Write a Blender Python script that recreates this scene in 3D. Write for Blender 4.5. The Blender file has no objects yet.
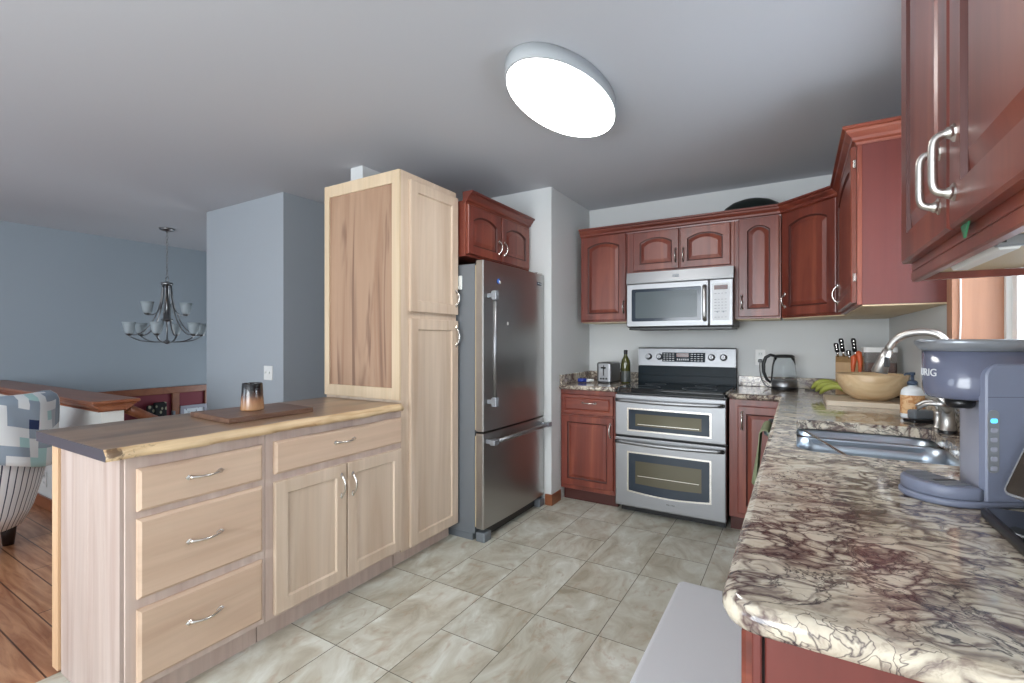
import bpy, bmesh, math, random
from mathutils import Vector, Matrix
random.seed(7)
PI = math.pi
S = bpy.context.scene
C = S.collection

# ------------------------------------------------------------ camera, world, lights, exposure
YAW = 0.5403
cam = bpy.data.cameras.new('camera'); cam_o = bpy.data.objects.new('camera', cam); C.objects.link(cam_o)
cam_o.location = (0, 0, 1.255); cam_o.rotation_euler = (PI / 2, 0, YAW)
cam.sensor_width = 36; cam.lens = 474.5 / 1024 * 36; cam.clip_start = 0.02
S.camera = cam_o
S.view_settings.view_transform = 'Standard'; S.view_settings.look = 'None'
S.view_settings.gamma = 1; S.view_settings.use_curve_mapping = False
S.view_settings.exposure = 0.3
w = bpy.data.worlds.new('sky'); S.world = w; w.use_nodes = True
w.node_tree.nodes['Background'].inputs[0].default_value = (0.72, 0.85, 1.0, 1)
w.node_tree.nodes['Background'].inputs[1].default_value = 1.6

def area(name, loc, rot, sx, sy, power, col):
    l = bpy.data.lights.new(name, 'AREA'); l.shape = 'RECTANGLE'; l.size = sx; l.size_y = sy
    l.energy = power; l.color = col
    o = bpy.data.objects.new(name, l); C.objects.link(o); o.location = loc; o.rotation_euler = rot
    return o
# sink window daylight, plus fill lamps added behind camera (facing +y) and in stairwell
area('daylight_kitchen_window', (-1.1, -2.35, 1.35), (PI / 2 + 0.25, 0, 0), 2.2, 1.9, 118, (0.93, 0.97, 1.0))
area('daylight_living_window', (-4.6, -2.35, 1.35), (PI / 2 + 0.2, 0, 0), 2.4, 1.7, 38, (0.86, 0.93, 1.0))
area('daylight_sink_window', (0.70, 1.95, 1.55), (0, PI / 2, 0), 0.9, 0.85, 13, (0.9, 0.95, 1.0))
area('daylight_stair_window', (-5.6, 3.97, 0.6), (-PI / 2 - 0.3, 0, 0), 1.1, 0.9, 13, (0.86, 0.93, 1.0))  # unseen lamp added to brighten the ceiling over the stairs

# ------------------------------------------------------------ materials
def srgb(r, g, b):
    f = lambda c: (c / 255 / 12.92) if c / 255 <= 0.04045 else ((c / 255 + 0.055) / 1.055) ** 2.4
    return (f(r), f(g), f(b), 1)

def newmat(name, col=(0.5, 0.5, 0.5, 1), rough=0.5, metal=0.0, **kw):
    m = bpy.data.materials.new(name); m.use_nodes = True
    b = m.node_tree.nodes['Principled BSDF']
    b.inputs['Base Color'].default_value = col; b.inputs['Roughness'].default_value = rough
    b.inputs['Metallic'].default_value = metal
    for k, v in kw.items(): b.inputs[k.replace('_', ' ')].default_value = v
    return m

class N:
    """small node helper"""
    def __init__(s, m): s.t = m.node_tree; s.b = s.t.nodes['Principled BSDF']
    def n(s, t, **kw):
        x = s.t.nodes.new(t)
        for k, v in kw.items(): setattr(x, k, v)
        return x
    def l(s, a, b): s.t.links.new(a, b)
    def coord(s, scale=(1, 1, 1), rot=(0, 0, 0), which='Object'):
        tc = s.n('ShaderNodeTexCoord'); mp = s.n('ShaderNodeMapping')
        mp.inputs['Scale'].default_value = scale; mp.inputs['Rotation'].default_value = rot
        s.l(tc.outputs[which], mp.inputs['Vector']); return mp.outputs[0]
    def noise(s, vec, scale, detail=4, dist=0.0, rough=0.55):
        x = s.n('ShaderNodeTexNoise'); x.inputs['Scale'].default_value = scale
        x.inputs['Detail'].default_value = detail; x.inputs['Distortion'].default_value = dist
        x.inputs['Roughness'].default_value = rough
        if vec is not None: s.l(vec, x.inputs['Vector'])
        return x
    def ramp(s, fac, stops, interp='LINEAR'):
        r = s.n('ShaderNodeValToRGB'); r.color_ramp.interpolation = interp
        e = r.color_ramp.elements
        while len(e) < len(stops): e.new(0.5)
        for i, (p, c) in enumerate(stops): e[i].position = p; e[i].color = c
        s.l(fac, r.inputs[0]); return r.outputs[0]
    def mix(s, f, a, b, mode='MIX'):
        x = s.n('ShaderNodeMix', data_type='RGBA', blend_type=mode)
        for sock, v in ((x.inputs[0], f), (x.inputs[6], a), (x.inputs[7], b)):
            if hasattr(v, 'is_linked'): s.l(v, sock)
            else: sock.default_value = v
        return x.outputs[2]
    def bump(s, h, strength=0.2, dist=0.01):
        x = s.n('ShaderNodeBump'); x.inputs['Strength'].default_value = strength; x.inputs['Distance'].default_value = dist
        s.l(h, x.inputs['Height']); s.l(x.outputs[0], s.b.inputs['Normal'])

def paint(name, col, rough=0.75):
    m = newmat(name, col, rough); n = N(m)
    t = n.noise(n.coord(), 90, 3)
    n.bump(t.outputs[0], 0.08, 0.002)
    return m

def wood(name, c1, c2, c3=None, axis='z', scale=1.0, rough=0.45, coat=0.0, contrast=(0.3, 0.72), knots=0.0):
    m = newmat(name, c1, rough, Coat_Weight=coat, Coat_Roughness=0.3); n = N(m)
    st = {'z': (9, 9, 0.75), 'x': (0.75, 9, 9), 'y': (9, 0.75, 9)}[axis]
    v = n.coord(tuple(a * scale for a in st))
    a = n.noise(v, 1.1, 6, 1.6)
    st2 = tuple(a * scale * (5 if a > 1 else 2) for a in st)
    f = n.noise(n.coord(st2), 1.6, 4, 0.3)
    col = n.ramp(a.outputs[0], [(contrast[0], c2), (contrast[1], c1)] if c3 is None else [(contrast[0], c3), ((contrast[0] + contrast[1]) / 2, c2), (contrast[1], c1)])
    fine = n.ramp(f.outputs[0], [(0.3, (0.88, 0.88, 0.88, 1)), (0.6, (1, 1, 1, 1))])
    col = n.mix(0.7, col, fine, 'MULTIPLY')
    if knots:
        big = n.noise(n.coord(tuple(a * 0.35 for a in st)), 1.7, 3, 2.2)
        k = n.ramp(big.outputs[0], [(0.60, (0, 0, 0, 1)), (0.70, (knots, knots, knots, 1))])
        col = n.mix(k, col, c3 or c2)
    n.l(col, n.b.inputs['Base Color'])
    n.bump(f.outputs[0], 0.05, 0.002)
    return m

def metal(name, col, rough=0.28, axis=None, streak=0.12):
    m = newmat(name, col, rough, 1.0); n = N(m)
    if axis:
        sc = {'x': (1.5, 220, 220), 'z': (220, 220, 1.5), 'y': (220, 1.5, 220)}[axis]
        t = n.noise(n.coord(sc), 1.0, 3)
        r = n.n('ShaderNodeMapRange'); r.inputs[3].default_value = rough - streak; r.inputs[4].default_value = rough + streak
        n.l(t.outputs[0], r.inputs[0]); n.l(r.outputs[0], n.b.inputs['Roughness'])
    return m

M = {}
M['wall'] = paint('wall paint cool grey', srgb(210, 212, 211))
M['wall_blue'] = paint('living wall paint blue grey', srgb(158, 164, 170))  # same wall paint, darkened so the column reads less lit
M['wall_living'] = paint('living wall paint pale blue grey', srgb(152, 162, 170))
M['ceiling'] = paint('ceiling paint', srgb(192, 194, 199))
M['burgundy'] = paint('burgundy wall paint', srgb(120, 42, 55), 0.6)
M['white'] = newmat('white plastic', srgb(225, 225, 222), 0.4)
M['offwhite'] = paint('off white paint', srgb(214, 216, 212), 0.5)
M['beige'] = newmat('cabinet underside maple veneer', srgb(206, 186, 150), 0.5)
M['cherry'] = wood('cherry stained maple', srgb(144, 76, 54), srgb(118, 52, 38), srgb(86, 36, 27), scale=0.55, rough=0.36, coat=0.35)
M['cherry_h'] = wood('cherry stained maple horizontal', srgb(144, 76, 54), srgb(118, 52, 38), srgb(86, 36, 27), axis='x', scale=0.55, rough=0.36, coat=0.35)
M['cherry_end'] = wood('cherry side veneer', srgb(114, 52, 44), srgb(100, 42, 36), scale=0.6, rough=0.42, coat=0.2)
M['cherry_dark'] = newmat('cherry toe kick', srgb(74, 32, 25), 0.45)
M['gap'] = newmat('shadow gap', srgb(30, 20, 18), 0.8)
M['maple'] = wood('unfinished pale maple', srgb(216, 196, 176), srgb(206, 185, 163), srgb(192, 167, 144), scale=0.55, rough=0.6)
M['maple_h'] = wood('unfinished pale maple horizontal', srgb(214, 188, 164), srgb(206, 178, 154), srgb(192, 162, 138), axis='x', scale=0.5, rough=0.6)
M['maple_pink'] = wood('pinkish face frame maple', srgb(214, 196, 184), srgb(202, 182, 170), srgb(188, 164, 152), scale=0.6, rough=0.6)
M['maple_end'] = wood('greyish pink maple planks', srgb(192, 176, 168), srgb(180, 162, 152), srgb(164, 142, 132), scale=0.6, rough=0.6)  # greyer maple copy, shade painted into the plank colour
M['birch'] = wood('birch panel with dark streaks', srgb(172, 140, 114), srgb(156, 122, 97), srgb(112, 82, 66), scale=0.5, rough=0.6, contrast=(0.28, 0.6), knots=0.75)
M['pine'] = wood('pine trim strip', srgb(212, 178, 142), srgb(198, 158, 120), scale=0.8, rough=0.55)
M['pine_edge'] = wood('pine frame', srgb(214, 192, 162), srgb(202, 178, 146), scale=0.8, rough=0.55)
M['walnut'] = wood('walnut slab', srgb(172, 141, 112), srgb(146, 115, 88), srgb(108, 84, 66), axis='x', scale=0.55, rough=0.3, coat=0.4)
M['sapwood'] = wood('live edge sapwood', srgb(216, 188, 148), srgb(196, 162, 120), srgb(122, 88, 60), axis='x', scale=2.2, rough=0.4, contrast=(0.26, 0.55))
nn = N(M['sapwood']); bc = nn.b.inputs['Base Color']; src = bc.links[0].from_socket
tc = nn.n('ShaderNodeTexCoord'); sp = nn.n('ShaderNodeSeparateXYZ'); nn.l(tc.outputs['Object'], sp.inputs[0])
no = nn.noise(nn.coord(), 38, 5, 0.6); ma = nn.n('ShaderNodeMath', operation='MULTIPLY_ADD'); nn.l(sp.outputs[0], ma.inputs[0]); ma.inputs[1].default_value = -1.9; nn.l(no.outputs[0], ma.inputs[2])
m3 = nn.n('ShaderNodeMath', operation='ADD'); nn.l(ma.outputs[0], m3.inputs[0]); m3.inputs[1].default_value = 1.08
nn.l(nn.mix(nn.ramp(m3.outputs[0], [(0.30, (0, 0, 0, 1)), (0.44, (0.85, 0.85, 0.85, 1))]), src, srgb(72, 50, 34)), bc)
M['slab_end'] = newmat('dark sealed slab end', srgb(66, 64, 72), 0.4)
M['oak_trim'] = wood('stained oak trim', srgb(150, 92, 58), srgb(126, 70, 42), axis='x', scale=0.8, rough=0.4, coat=0.3)
M['window_wood'] = wood('window casing wood', srgb(178, 130, 100), srgb(162, 114, 86), scale=0.7, rough=0.45)
M['steel'] = metal('brushed stainless steel', srgb(150, 151, 153), 0.42, 'x')
M['steel_v'] = metal('brushed fridge steel', srgb(178, 176, 174), 0.3, 'z', 0.025)
M['chrome'] = metal('satin nickel', srgb(214, 210, 204), 0.24)
M['lid_grey'] = newmat('silver grey lid', srgb(142, 146, 152), 0.3, 0.4)
M['nickel'] = metal('satin brushed nickel', srgb(200, 196, 190), 0.38)
M['fridge_side'] = newmat('grey fridge side', srgb(118, 124, 130), 0.4, 0.3)
M['black'] = newmat('black plastic', srgb(24, 24, 26), 0.35)
M['black_glass'] = newmat('black ceramic glass', srgb(14, 18, 22), 0.06, Coat_Weight=0.6, Coat_Roughness=0.03)
M['enamel'] = newmat('dark teal black enamel', srgb(10, 26, 34), 0.35, Specular_IOR_Level=0.12)
M['oven_glass'] = newmat('oven window glass', srgb(96, 92, 76), 0.08, 0.35)
M['oven_border'] = newmat('oven window dark border', srgb(44, 54, 66), 0.12)
M['micro_glass'] = newmat('microwave window mesh glass', srgb(78, 88, 92), 0.22, 0.0, Specular_IOR_Level=0.35)
M['display'] = newmat('display', srgb(90, 48, 44), 0.2)
M['mark'] = newmat('white panel markings', srgb(210, 212, 214), 0.5)
M['sink'] = metal('satin sink steel', srgb(176, 186, 196), 0.3)

def granite():
    m = newmat('swirled granite', rough=0.14, Coat_Weight=0.3, Coat_Roughness=0.05); n = N(m)
    base = n.coord((1, 1, 1), (0, 0, math.radians(-12)))
    def warp(vec, scale, amt, det=3):
        w1 = n.noise(vec, scale, det, 0.0)
        a = n.n('ShaderNodeVectorMath', operation='SUBTRACT'); n.l(w1.outputs[1], a.inputs[0]); a.inputs[1].default_value = (0.5, 0.5, 0.5)
        b = n.n('ShaderNodeVectorMath', operation='SCALE'); n.l(a.outputs[0], b.inputs[0]); b.inputs['Scale'].default_value = amt
        c = n.n('ShaderNodeVectorMath', operation='ADD'); n.l(vec, c.inputs[0]); n.l(b.outputs[0], c.inputs[1]); return c.outputs[0]
    v0 = warp(base, 4.0, 0.16)
    mp = n.n('ShaderNodeMapping'); mp.inputs['Scale'].default_value = (1.0, 1.5, 1.4); n.l(v0, mp.inputs[0])
    v = warp(mp.outputs[0], 16, 0.05, 4)
    body = n.noise(v, 10, 7, 0.3, 0.62)
    col = n.ramp(body.outputs[0], [(0.30, srgb(112, 92, 88)), (0.40, srgb(156, 142, 130)), (0.47, srgb(204, 192, 172)), (0.60, srgb(222, 214, 196)), (0.75, srgb(176, 168, 152))])
    vo = n.n('ShaderNodeTexVoronoi', feature='DISTANCE_TO_EDGE'); vo.inputs['Scale'].default_value = 19; n.l(warp(v, 7, 0.16), vo.inputs['Vector'])
    msk = n.noise(v, 6, 3)
    mr = n.ramp(msk.outputs[0], [(0.38, (0.08, 0.08, 0.08, 1)), (0.53, (1, 1, 1, 1))])
    e = n.ramp(vo.outputs['Distance'], [(0.0, (1, 1, 1, 1)), (0.18, (0, 0, 0, 1))])
    col = n.mix(n.mix(1.0, mr, e, 'MULTIPLY'), col, srgb(86, 64, 64))
    vo2 = n.n('ShaderNodeTexVoronoi', feature='DISTANCE_TO_EDGE'); vo2.inputs['Scale'].default_value = 27; n.l(warp(v, 12, 0.12), vo2.inputs['Vector'])
    e2 = n.ramp(vo2.outputs['Distance'], [(0.0, (0.9, 0.9, 0.9, 1)), (0.05, (0, 0, 0, 1))])
    m2 = n.ramp(n.noise(v, 8.3, 3).outputs[0], [(0.48, (0, 0, 0, 1)), (0.56, (1, 1, 1, 1))])
    col = n.mix(n.mix(1.0, m2, e2, 'MULTIPLY'), col, srgb(74, 62, 68))
    t = n.noise(v, 3.4, 6, 1.4, 0.6)
    a = n.n('ShaderNodeMath', operation='SUBTRACT'); n.l(t.outputs[0], a.inputs[0]); a.inputs[1].default_value = 0.5
    b = n.n('ShaderNodeMath', operation='ABSOLUTE'); n.l(a.outputs[0], b.inputs[0])
    col = n.mix(n.ramp(b.outputs[0], [(0.0, (0.9,) * 3 + (1,)), (0.016, (0, 0, 0, 1))]), col, srgb(44, 38, 48))
    blot = n.noise(v, 10.5, 7, 0.8, 0.68)
    col = n.mix(n.ramp(blot.outputs[0], [(0.575, (0, 0, 0, 1)), (0.625, (0.8, 0.8, 0.8, 1))]), col, srgb(100, 84, 80))
    n.l(col, n.b.inputs['Base Color']); return m
M['granite'] = granite()

# ------------------------------------------------------------ mesh helpers
def B(): return bmesh.new()

def bevel_new(bm, old, wdt, seg=1):
    es = [e for e in bm.edges if e not in old]
    if wdt > 0: bmesh.ops.bevel(bm, geom=es, offset=wdt, segments=seg, affect='EDGES', profile=0.5, clamp_overlap=True)

def box(bm, a, b, bev=0.0, seg=1, mi=0):
    if bev:
        t = B(); box(t, a, b); bmesh.ops.bevel(t, geom=list(t.edges), offset=bev, segments=seg, affect='EDGES', profile=0.5, clamp_overlap=True)
        for f in t.faces: f.material_index = mi
        merge(bm, t); return
    x0, y0, z0 = a; x1, y1, z1 = b
    v = [bm.verts.new(p) for p in ((x0, y0, z0), (x1, y0, z0), (x1, y1, z0), (x0, y1, z0), (x0, y0, z1), (x1, y0, z1), (x1, y1, z1), (x0, y1, z1))]
    for q in ((3, 2, 1, 0), (4, 5, 6, 7), (0, 1, 5, 4), (1, 2, 6, 5), (2, 3, 7, 6), (3, 0, 4, 7)):
        f = bm.faces.new([v[i] for i in q]); f.material_index = mi

def merge(bm, t, mat=None):
    me = bpy.data.meshes.new('tmp'); t.to_mesh(me); t.free()
    if mat is not None: me.transform(mat)
    bm.from_mesh(me); bpy.data.meshes.remove(me)

def rings(bm, loops, cap0=True, cap1=True, closed=True, mi=0, smooth=True):
    vs = [[bm.verts.new(p) for p in L] for L in loops]
    n = len(loops[0])
    for A, D in zip(vs, vs[1:]):
        for i in range(n if closed else n - 1):
            j = (i + 1) % n
            f = bm.faces.new((A[i], A[j], D[j], D[i])); f.smooth = smooth; f.material_index = mi
    if cap0: bm.faces.new(list(reversed(vs[0]))).material_index = mi
    if cap1: bm.faces.new(vs[-1]).material_index = mi
    return vs

def lathe(bm, prof, c=(0, 0, 0), n=28, cap0=True, cap1=True, sx=1, sy=1, mi=0, smooth=True):
    rings(bm, [[(c[0] + r * sx * math.cos(2 * PI * k / n), c[1] + r * sy * math.sin(2 * PI * k / n), c[2] + z) for k in range(n)] for r, z in prof], cap0, cap1, mi=mi, smooth=smooth)

def tube(bm, pts, r, n=10, caps=True, flat=None, mi=0):
    """tube along points; r a number or list; flat = (a,b) cross-section scale"""
    P = [Vector(p) for p in pts]; R = r if isinstance(r, (list, tuple)) else [r] * len(P)
    fa, fb = flat or (1, 1)
    T = []
    for i in range(len(P)):
        t = (P[min(i + 1, len(P) - 1)] - P[max(i - 1, 0)]).normalized(); T.append(t)
    up = Vector((0, 0, 1)) if abs(T[0].z) < 0.9 else Vector((1, 0, 0))
    u = (up - T[0] * up.dot(T[0])).normalized(); loops = []
    for p, t, rr in zip(P, T, R):
        u = (u - t * u.dot(t)).normalized(); v = t.cross(u)
        loops.append([p + u * (rr * fa * math.cos(2 * PI * k / n)) + v * (rr * fb * math.sin(2 * PI * k / n)) for k in range(n)])
    rings(bm, loops, caps, caps, mi=mi)

def prism(bm, poly, d0, d1, axis='z', mi=0):
    """closed polygon extruded along axis. poly in the two other axes (x,y),(x,z) or (y,z)"""
    f = {'z': lambda p, d: (p[0], p[1], d), 'y': lambda p, d: (p[0], d, p[1]), 'x': lambda p, d: (d, p[0], p[1])}[axis]
    rings(bm, [[f(p, d0) for p in poly], [f(p, d1) for p in poly]], mi=mi, smooth=False)

def bez(p0, p1, p2, p3, n=10):
    out = []
    for i in range(n + 1):
        t = i / n; s = 1 - t
        out.append(tuple(s**3 * a + 3 * s * s * t * b + 3 * s * t * t * c + t**3 * d for a, b, c, d in zip(p0, p1, p2, p3)))
    return out

def obj(name, bm, mat, parent=None, loc=None, rotz=None, label=None):
    bmesh.ops.recalc_face_normals(bm, faces=bm.faces)
    me = bpy.data.meshes.new(name); bm.to_mesh(me); bm.free()
    for m in (mat if isinstance(mat, list) else [mat]): me.materials.append(M[m] if isinstance(m, str) else m)
    o = bpy.data.objects.new(name, me); C.objects.link(o)
    if parent: o.parent = parent
    if loc: o.location = loc
    if rotz is not None: o.rotation_euler.z = rotz
    if label: o['label'] = label
    return o

def thing(name, label, cat, loc=(0, 0, 0), rotz=0, group=None):
    o = bpy.data.objects.new(name, None); C.objects.link(o); o.empty_display_size = 0.05
    o.location = loc; o.rotation_euler = (0, 0, rotz); o['label'] = label; o['category'] = cat
    if group: o['group'] = group
    return o

def tag(o, label, cat, group=None, kind=None):
    o['label'] = label; o['category'] = cat
    if group: o['group'] = group
    if kind: o['kind'] = kind
    return o

def struct(name, bm, mat, parent=None, label=None):
    o = obj(name, bm, mat, parent)
    if parent is None: o['kind'] = 'structure'
    if label: o['label'] = label
    return o

def copy_tree(o, parent=None):
    c = o.copy(); C.objects.link(c); c.parent = parent
    for ch in [x for x in bpy.data.objects if x.parent == o and x is not c]: copy_tree(ch, c)
    return c

def text_bm(s, size, extrude=0.0008):
    cu = bpy.data.curves.new('txt', 'FONT'); cu.body = s; cu.size = size; cu.extrude = extrude
    cu.align_x = 'CENTER'; cu.align_y = 'CENTER'; cu.resolution_u = 3
    o = bpy.data.objects.new('txt', cu); C.objects.link(o)
    bpy.context.view_layer.update()
    me = bpy.data.meshes.new_from_object(o.evaluated_get(bpy.context.evaluated_depsgraph_get()))
    bm = B(); bm.from_mesh(me)
    bpy.data.objects.remove(o); bpy.data.curves.remove(cu); bpy.data.meshes.remove(me)
    return bm

def outline_offset(poly, d):
    """inward offset of a CCW polygon"""
    n = len(poly); out = []
    for i in range(n):
        a, b, c = Vector(poly[i - 1]), Vector(poly[i]), Vector(poly[(i + 1) % n])
        e1 = (b - a).normalized(); e2 = (c - b).normalized()
        n1 = Vector((-e1.y, e1.x)); n2 = Vector((-e2.y, e2.x))
        m = (n1 + n2); m = m / max(0.3, m.dot(n1)) if m.length > 1e-6 else n1
        out.append((b.x + m.x * d, b.y + m.y * d))
    return out

def arc(cx, cy, r, a0, a1, n=8):
    return [(cx + r * math.cos(math.radians(a0 + (a1 - a0) * k / n)), cy + r * math.sin(math.radians(a0 + (a1 - a0) * k / n))) for k in range(n + 1)]

def rrect(x0, y0, x1, y1, r, n=6):
    return arc(x0 + r, y0 + r, r, 180, 270, n) + arc(x1 - r, y0 + r, r, 270, 360, n) + arc(x1 - r, y1 - r, r, 0, 90, n) + arc(x0 + r, y1 - r, r, 90, 180, n)

def slab(bm, poly, z0, z1, hole=None, bull=0.012, mi=0):
    """worktop with a rounded edge and an optional hole"""
    prof = [(bull, z0), (bull * 0.3, z0 + bull * 0.3), (0, z0 + bull), (0, z1 - bull), (bull * 0.3, z1 - bull * 0.3), (bull, z1)]
    loops = [[(p[0], p[1], z) for p in outline_offset(poly, d)] for d, z in prof]
    vs = rings(bm, loops, False, False, mi=mi, smooth=True)
    def cap(ring, z):
        es = [bm.edges.get((ring[i], ring[(i + 1) % len(ring)])) for i in range(len(ring))]
        if hole:
            hv = [bm.verts.new((p[0], p[1], z)) for p in hole]
            es += [bm.edges.new((hv[i], hv[(i + 1) % len(hv)])) for i in range(len(hv))]
        r = bmesh.ops.triangle_fill(bm, edges=es, use_beauty=True)
        for g in r['geom']:
            if isinstance(g, bmesh.types.BMFace): g.material_index = mi
        return hv if hole else None
    a = cap(vs[0], z0); b = cap(vs[-1], z1)
    if hole:
        for i in range(len(hole)):
            j = (i + 1) % len(hole); bm.faces.new((b[i], b[j], a[j], a[i])).material_index = mi

# ------------------------------------------------------------ room shell
CE = 2.44
XR, YB = 0.535, 4.05

def floor_tiles():
    bm = B(); col = bm.loops.layers.color.new('tone')
    x0 = -1.033 - 0.302 * 5; y0 = 1.925 - 0.309 * 14
    def q(xa, ya, xb, yb, z, mi, c):
        xa, xb = max(xa, -2.40), min(xb, XR); ya, yb = max(ya, -2.5), min(yb, YB)
        if xb - xa < 0.004 or yb - ya < 0.004: return
        vs = [bm.verts.new(p) for p in ((xa, ya, z), (xb, ya, z), (xb, yb, z), (xa, yb, z))]
        f = bm.faces.new(vs); f.material_index = mi
        for l in f.loops: l[col] = (c, c2, 0, 1)
    c2 = 0
    q(-2.40, -2.5, XR, YB, -0.002, 1, 0)
    g = 0.0018
    for c in range(-6, 7):
        xa = -1.331 + 0.302 * c; xb = xa + 0.302
        for b in range(-8, 6):
            ya = 1.925 + 0.618 * b
            cuts = [(ya, ya + 0.618)] if (c + b) % 2 == 0 else [(ya, ya + 0.309), (ya + 0.309, ya + 0.618)]
            for s, e in cuts:
                c2 = random.random()
                q(xa + g, s + g, xb - g, e - g, 0, 0, random.random())
    return bm

def tile_mat():
    m = newmat('slate look porcelain', rough=0.42); n = N(m)
    at = n.n('ShaderNodeAttribute', attribute_name='tone')
    tc = n.n('ShaderNodeTexCoord')
    sc = n.n('ShaderNodeVectorMath', operation='SCALE'); n.l(at.outputs['Color'], sc.inputs[0]); sc.inputs['Scale'].default_value = 9
    ad = n.n('ShaderNodeVectorMath', operation='ADD'); n.l(tc.outputs['Object'], ad.inputs[0]); n.l(sc.outputs[0], ad.inputs[1])
    mp = n.n('ShaderNodeMapping'); mp.inputs['Rotation'].default_value = (0, 0, math.radians(28)); mp.inputs['Scale'].default_value = (1.9, 1, 1); n.l(ad.outputs[0], mp.inputs[0])
    a = n.noise(mp.outputs[0], 3.6, 7, 0.9, 0.6)
    col = n.ramp(a.outputs[0], [(0.30, srgb(168, 160, 142)), (0.44, srgb(194, 189, 173)), (0.56, srgb(208, 207, 195)), (0.70, srgb(226, 228, 220))])
    b = n.noise(mp.outputs[0], 5, 5, 2.5)
    r = n.ramp(b.outputs[0], [(0.55, (0, 0, 0, 1)), (0.72, (0.6, 0.6, 0.6, 1))])
    col = n.mix(r, col, srgb(178, 154, 130))
    sep = n.n('ShaderNodeSeparateColor'); n.l(at.outputs['Color'], sep.inputs[0])
    t = n.ramp(sep.outputs[0], [(0, (0.84, 0.84, 0.82, 1)), (1, (1.0, 1.0, 1.0, 1))])
    col = n.mix(1.0, col, t, 'MULTIPLY')
    n.l(col, n.b.inputs['Base Color']); n.bump(a.outputs[0], 0.15, 0.004)
    return m
M['tile'] = tile_mat(); M['grout'] = newmat('grout', srgb(112, 106, 96), 0.9)
struct('floor', floor_tiles(), ['tile', 'grout'])

def plank_mat():
    m = newmat('hickory plank floor', rough=0.35); n = N(m)
    v = n.coord((1, 1, 1))
    br = n.n('ShaderNodeTexBrick'); n.l(v, br.inputs['Vector'])
    br.inputs['Color1'].default_value = srgb(206, 158, 118); br.inputs['Color2'].default_value = srgb(176, 126, 92)
    br.inputs['Mortar'].default_value = srgb(84, 52, 36); br.inputs['Scale'].default_value = 1
    br.inputs['Mortar Size'].default_value = 0.003; br.inputs['Brick Width'].default_value = 1.2; br.inputs['Row Height'].default_value = 0.125
    g = n.noise(n.coord((1.5, 14, 1)), 1.4, 6, 1.8)
    r = n.ramp(g.outputs[0], [(0.32, srgb(176, 134, 110)), (0.62, (1, 1, 1, 1))])
    col = n.mix(0.8, br.outputs[0], r, 'MULTIPLY'); n.l(col, n.b.inputs['Base Color']); return m
M['plank'] = plank_mat()
bm = B()
box(bm, (-6.69, -2.5, -0.2), (-2.40, 1.25, -0.001)); box(bm, (-3.72, 1.25, -0.2), (-2.40, YB, -0.001))
struct('floor', bm, 'plank')
bm = B(); box(bm, (-6.69, 1.25, -1.5), (-3.72, YB, -1.4)); struct('floor', bm, 'plank')
bm = B(); box(bm, (-6.79, -2.6, CE), (XR + 0.16, YB + 0.1, CE + 0.1)); struct('ceiling', bm, 'ceiling')

def W(name, *boxes, mat='wall', bev=0):
    bm = B()
    for a, b in boxes: box(bm, a, b, bev)
    return struct(name, bm, mat)
W('wall_back', ((-1.61, YB, 0), (XR + 0.16, YB + 0.1, CE)))
W('wall_pantry', ((-2.52, 3.27, 0), (-1.61, YB + 0.1, CE)))
W('wall_fridge', ((-2.62, 2.22, 0), (-2.503, YB + 0.1, CE)))
W('wall_column', ((-4.638, 2.29, -1.4), (-3.484, YB + 0.1, CE)), mat='wall_blue')
W('wall_hall', ((-3.484, YB, -0.0), (-2.62, YB + 0.1, CE)))
# right wall with the window over the sink
wy0, wy1, wz0, wz1 = 1.45, 2.46, 1.05, 2.08
W('wall_right', ((XR, -2.6, 0), (XR + 0.16, wy0, CE)), ((XR, wy1, 0), (XR + 0.16, YB, CE)), ((XR, wy0, 0), (XR + 0.16, wy1, wz0)), ((XR, wy0, wz1), (XR + 0.16, wy1, CE)))
W('wall_left', ((-6.79, -2.6, 0.69), (-6.69, YB + 0.1, CE)), mat='wall_living')
W('wall_entry', ((-6.79, -2.6, -1.5), (-6.69, YB + 0.1, 0.69)), mat='burgundy')
W('wall_stair', ((-6.69, YB, -1.5), (-4.638, YB + 0.1, CE)), mat='wall_blue')
W('wall_half', ((-6.69, 1.26, -1.4), (-3.84, 1.38, 0.80)), mat='offwhite')
W('wall_stairwell', ((-3.74, 1.38, -1.4), (-3.72, 2.29, -0.2)), mat='burgundy')
# wall behind the camera with openings added for the fill lamps
def front_wall():
    bm = B(); y0, y1 = -2.6, -2.5
    X = [-6.79, -5.85, -3.35, -2.3, 0.1, XR + 0.16]
    for i, (a, b) in enumerate(zip(X, X[1:])):
        if i in (1, 3):
            box(bm, (a, y0, 0), (b, y1, 0.35)); box(bm, (a, y0, 2.3), (b, y1, CE))
        else: box(bm, (a, y0, 0), (b, y1, CE))
    return bm
struct('wall_front', front_wall(), 'wall')
bm = B(); prism(bm, [(1.245, 0.812), (1.215, 0.838), (1.215, 0.842), (1.425, 0.842), (1.425, 0.838), (1.395, 0.812)], -6.69, -3.80, 'x')
box(bm, (-6.69, 1.240, 0.801), (-3.825, 1.400, 0.812), 0.002)
box(bm, (-6.69, 1.205, 0.842), (-3.79, 1.435, 0.854), 0.004); box(bm, (-6.69, 1.19, 0.854), (-3.77, 1.45, 0.876), 0.007)
struct('trim_1', bm, 'oak_trim', label='stained oak cap moulding on the half wall of the stairwell')
# trims of the entry wall
bm = B(); box(bm, (-6.69, 1.5, 0.61), (-6.655, 4.0, 0.69), 0.004)
box(bm, (-6.69, 2.89, -0.2), (-6.66, 2.97, 0.61), 0.003); box(bm, (-6.69, 3.27, -0.2), (-6.66, 3.36, 0.61), 0.003)
struct('trim_2', bm, 'oak_trim', label='oak rail and posts framing the burgundy stairwell wall')
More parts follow.
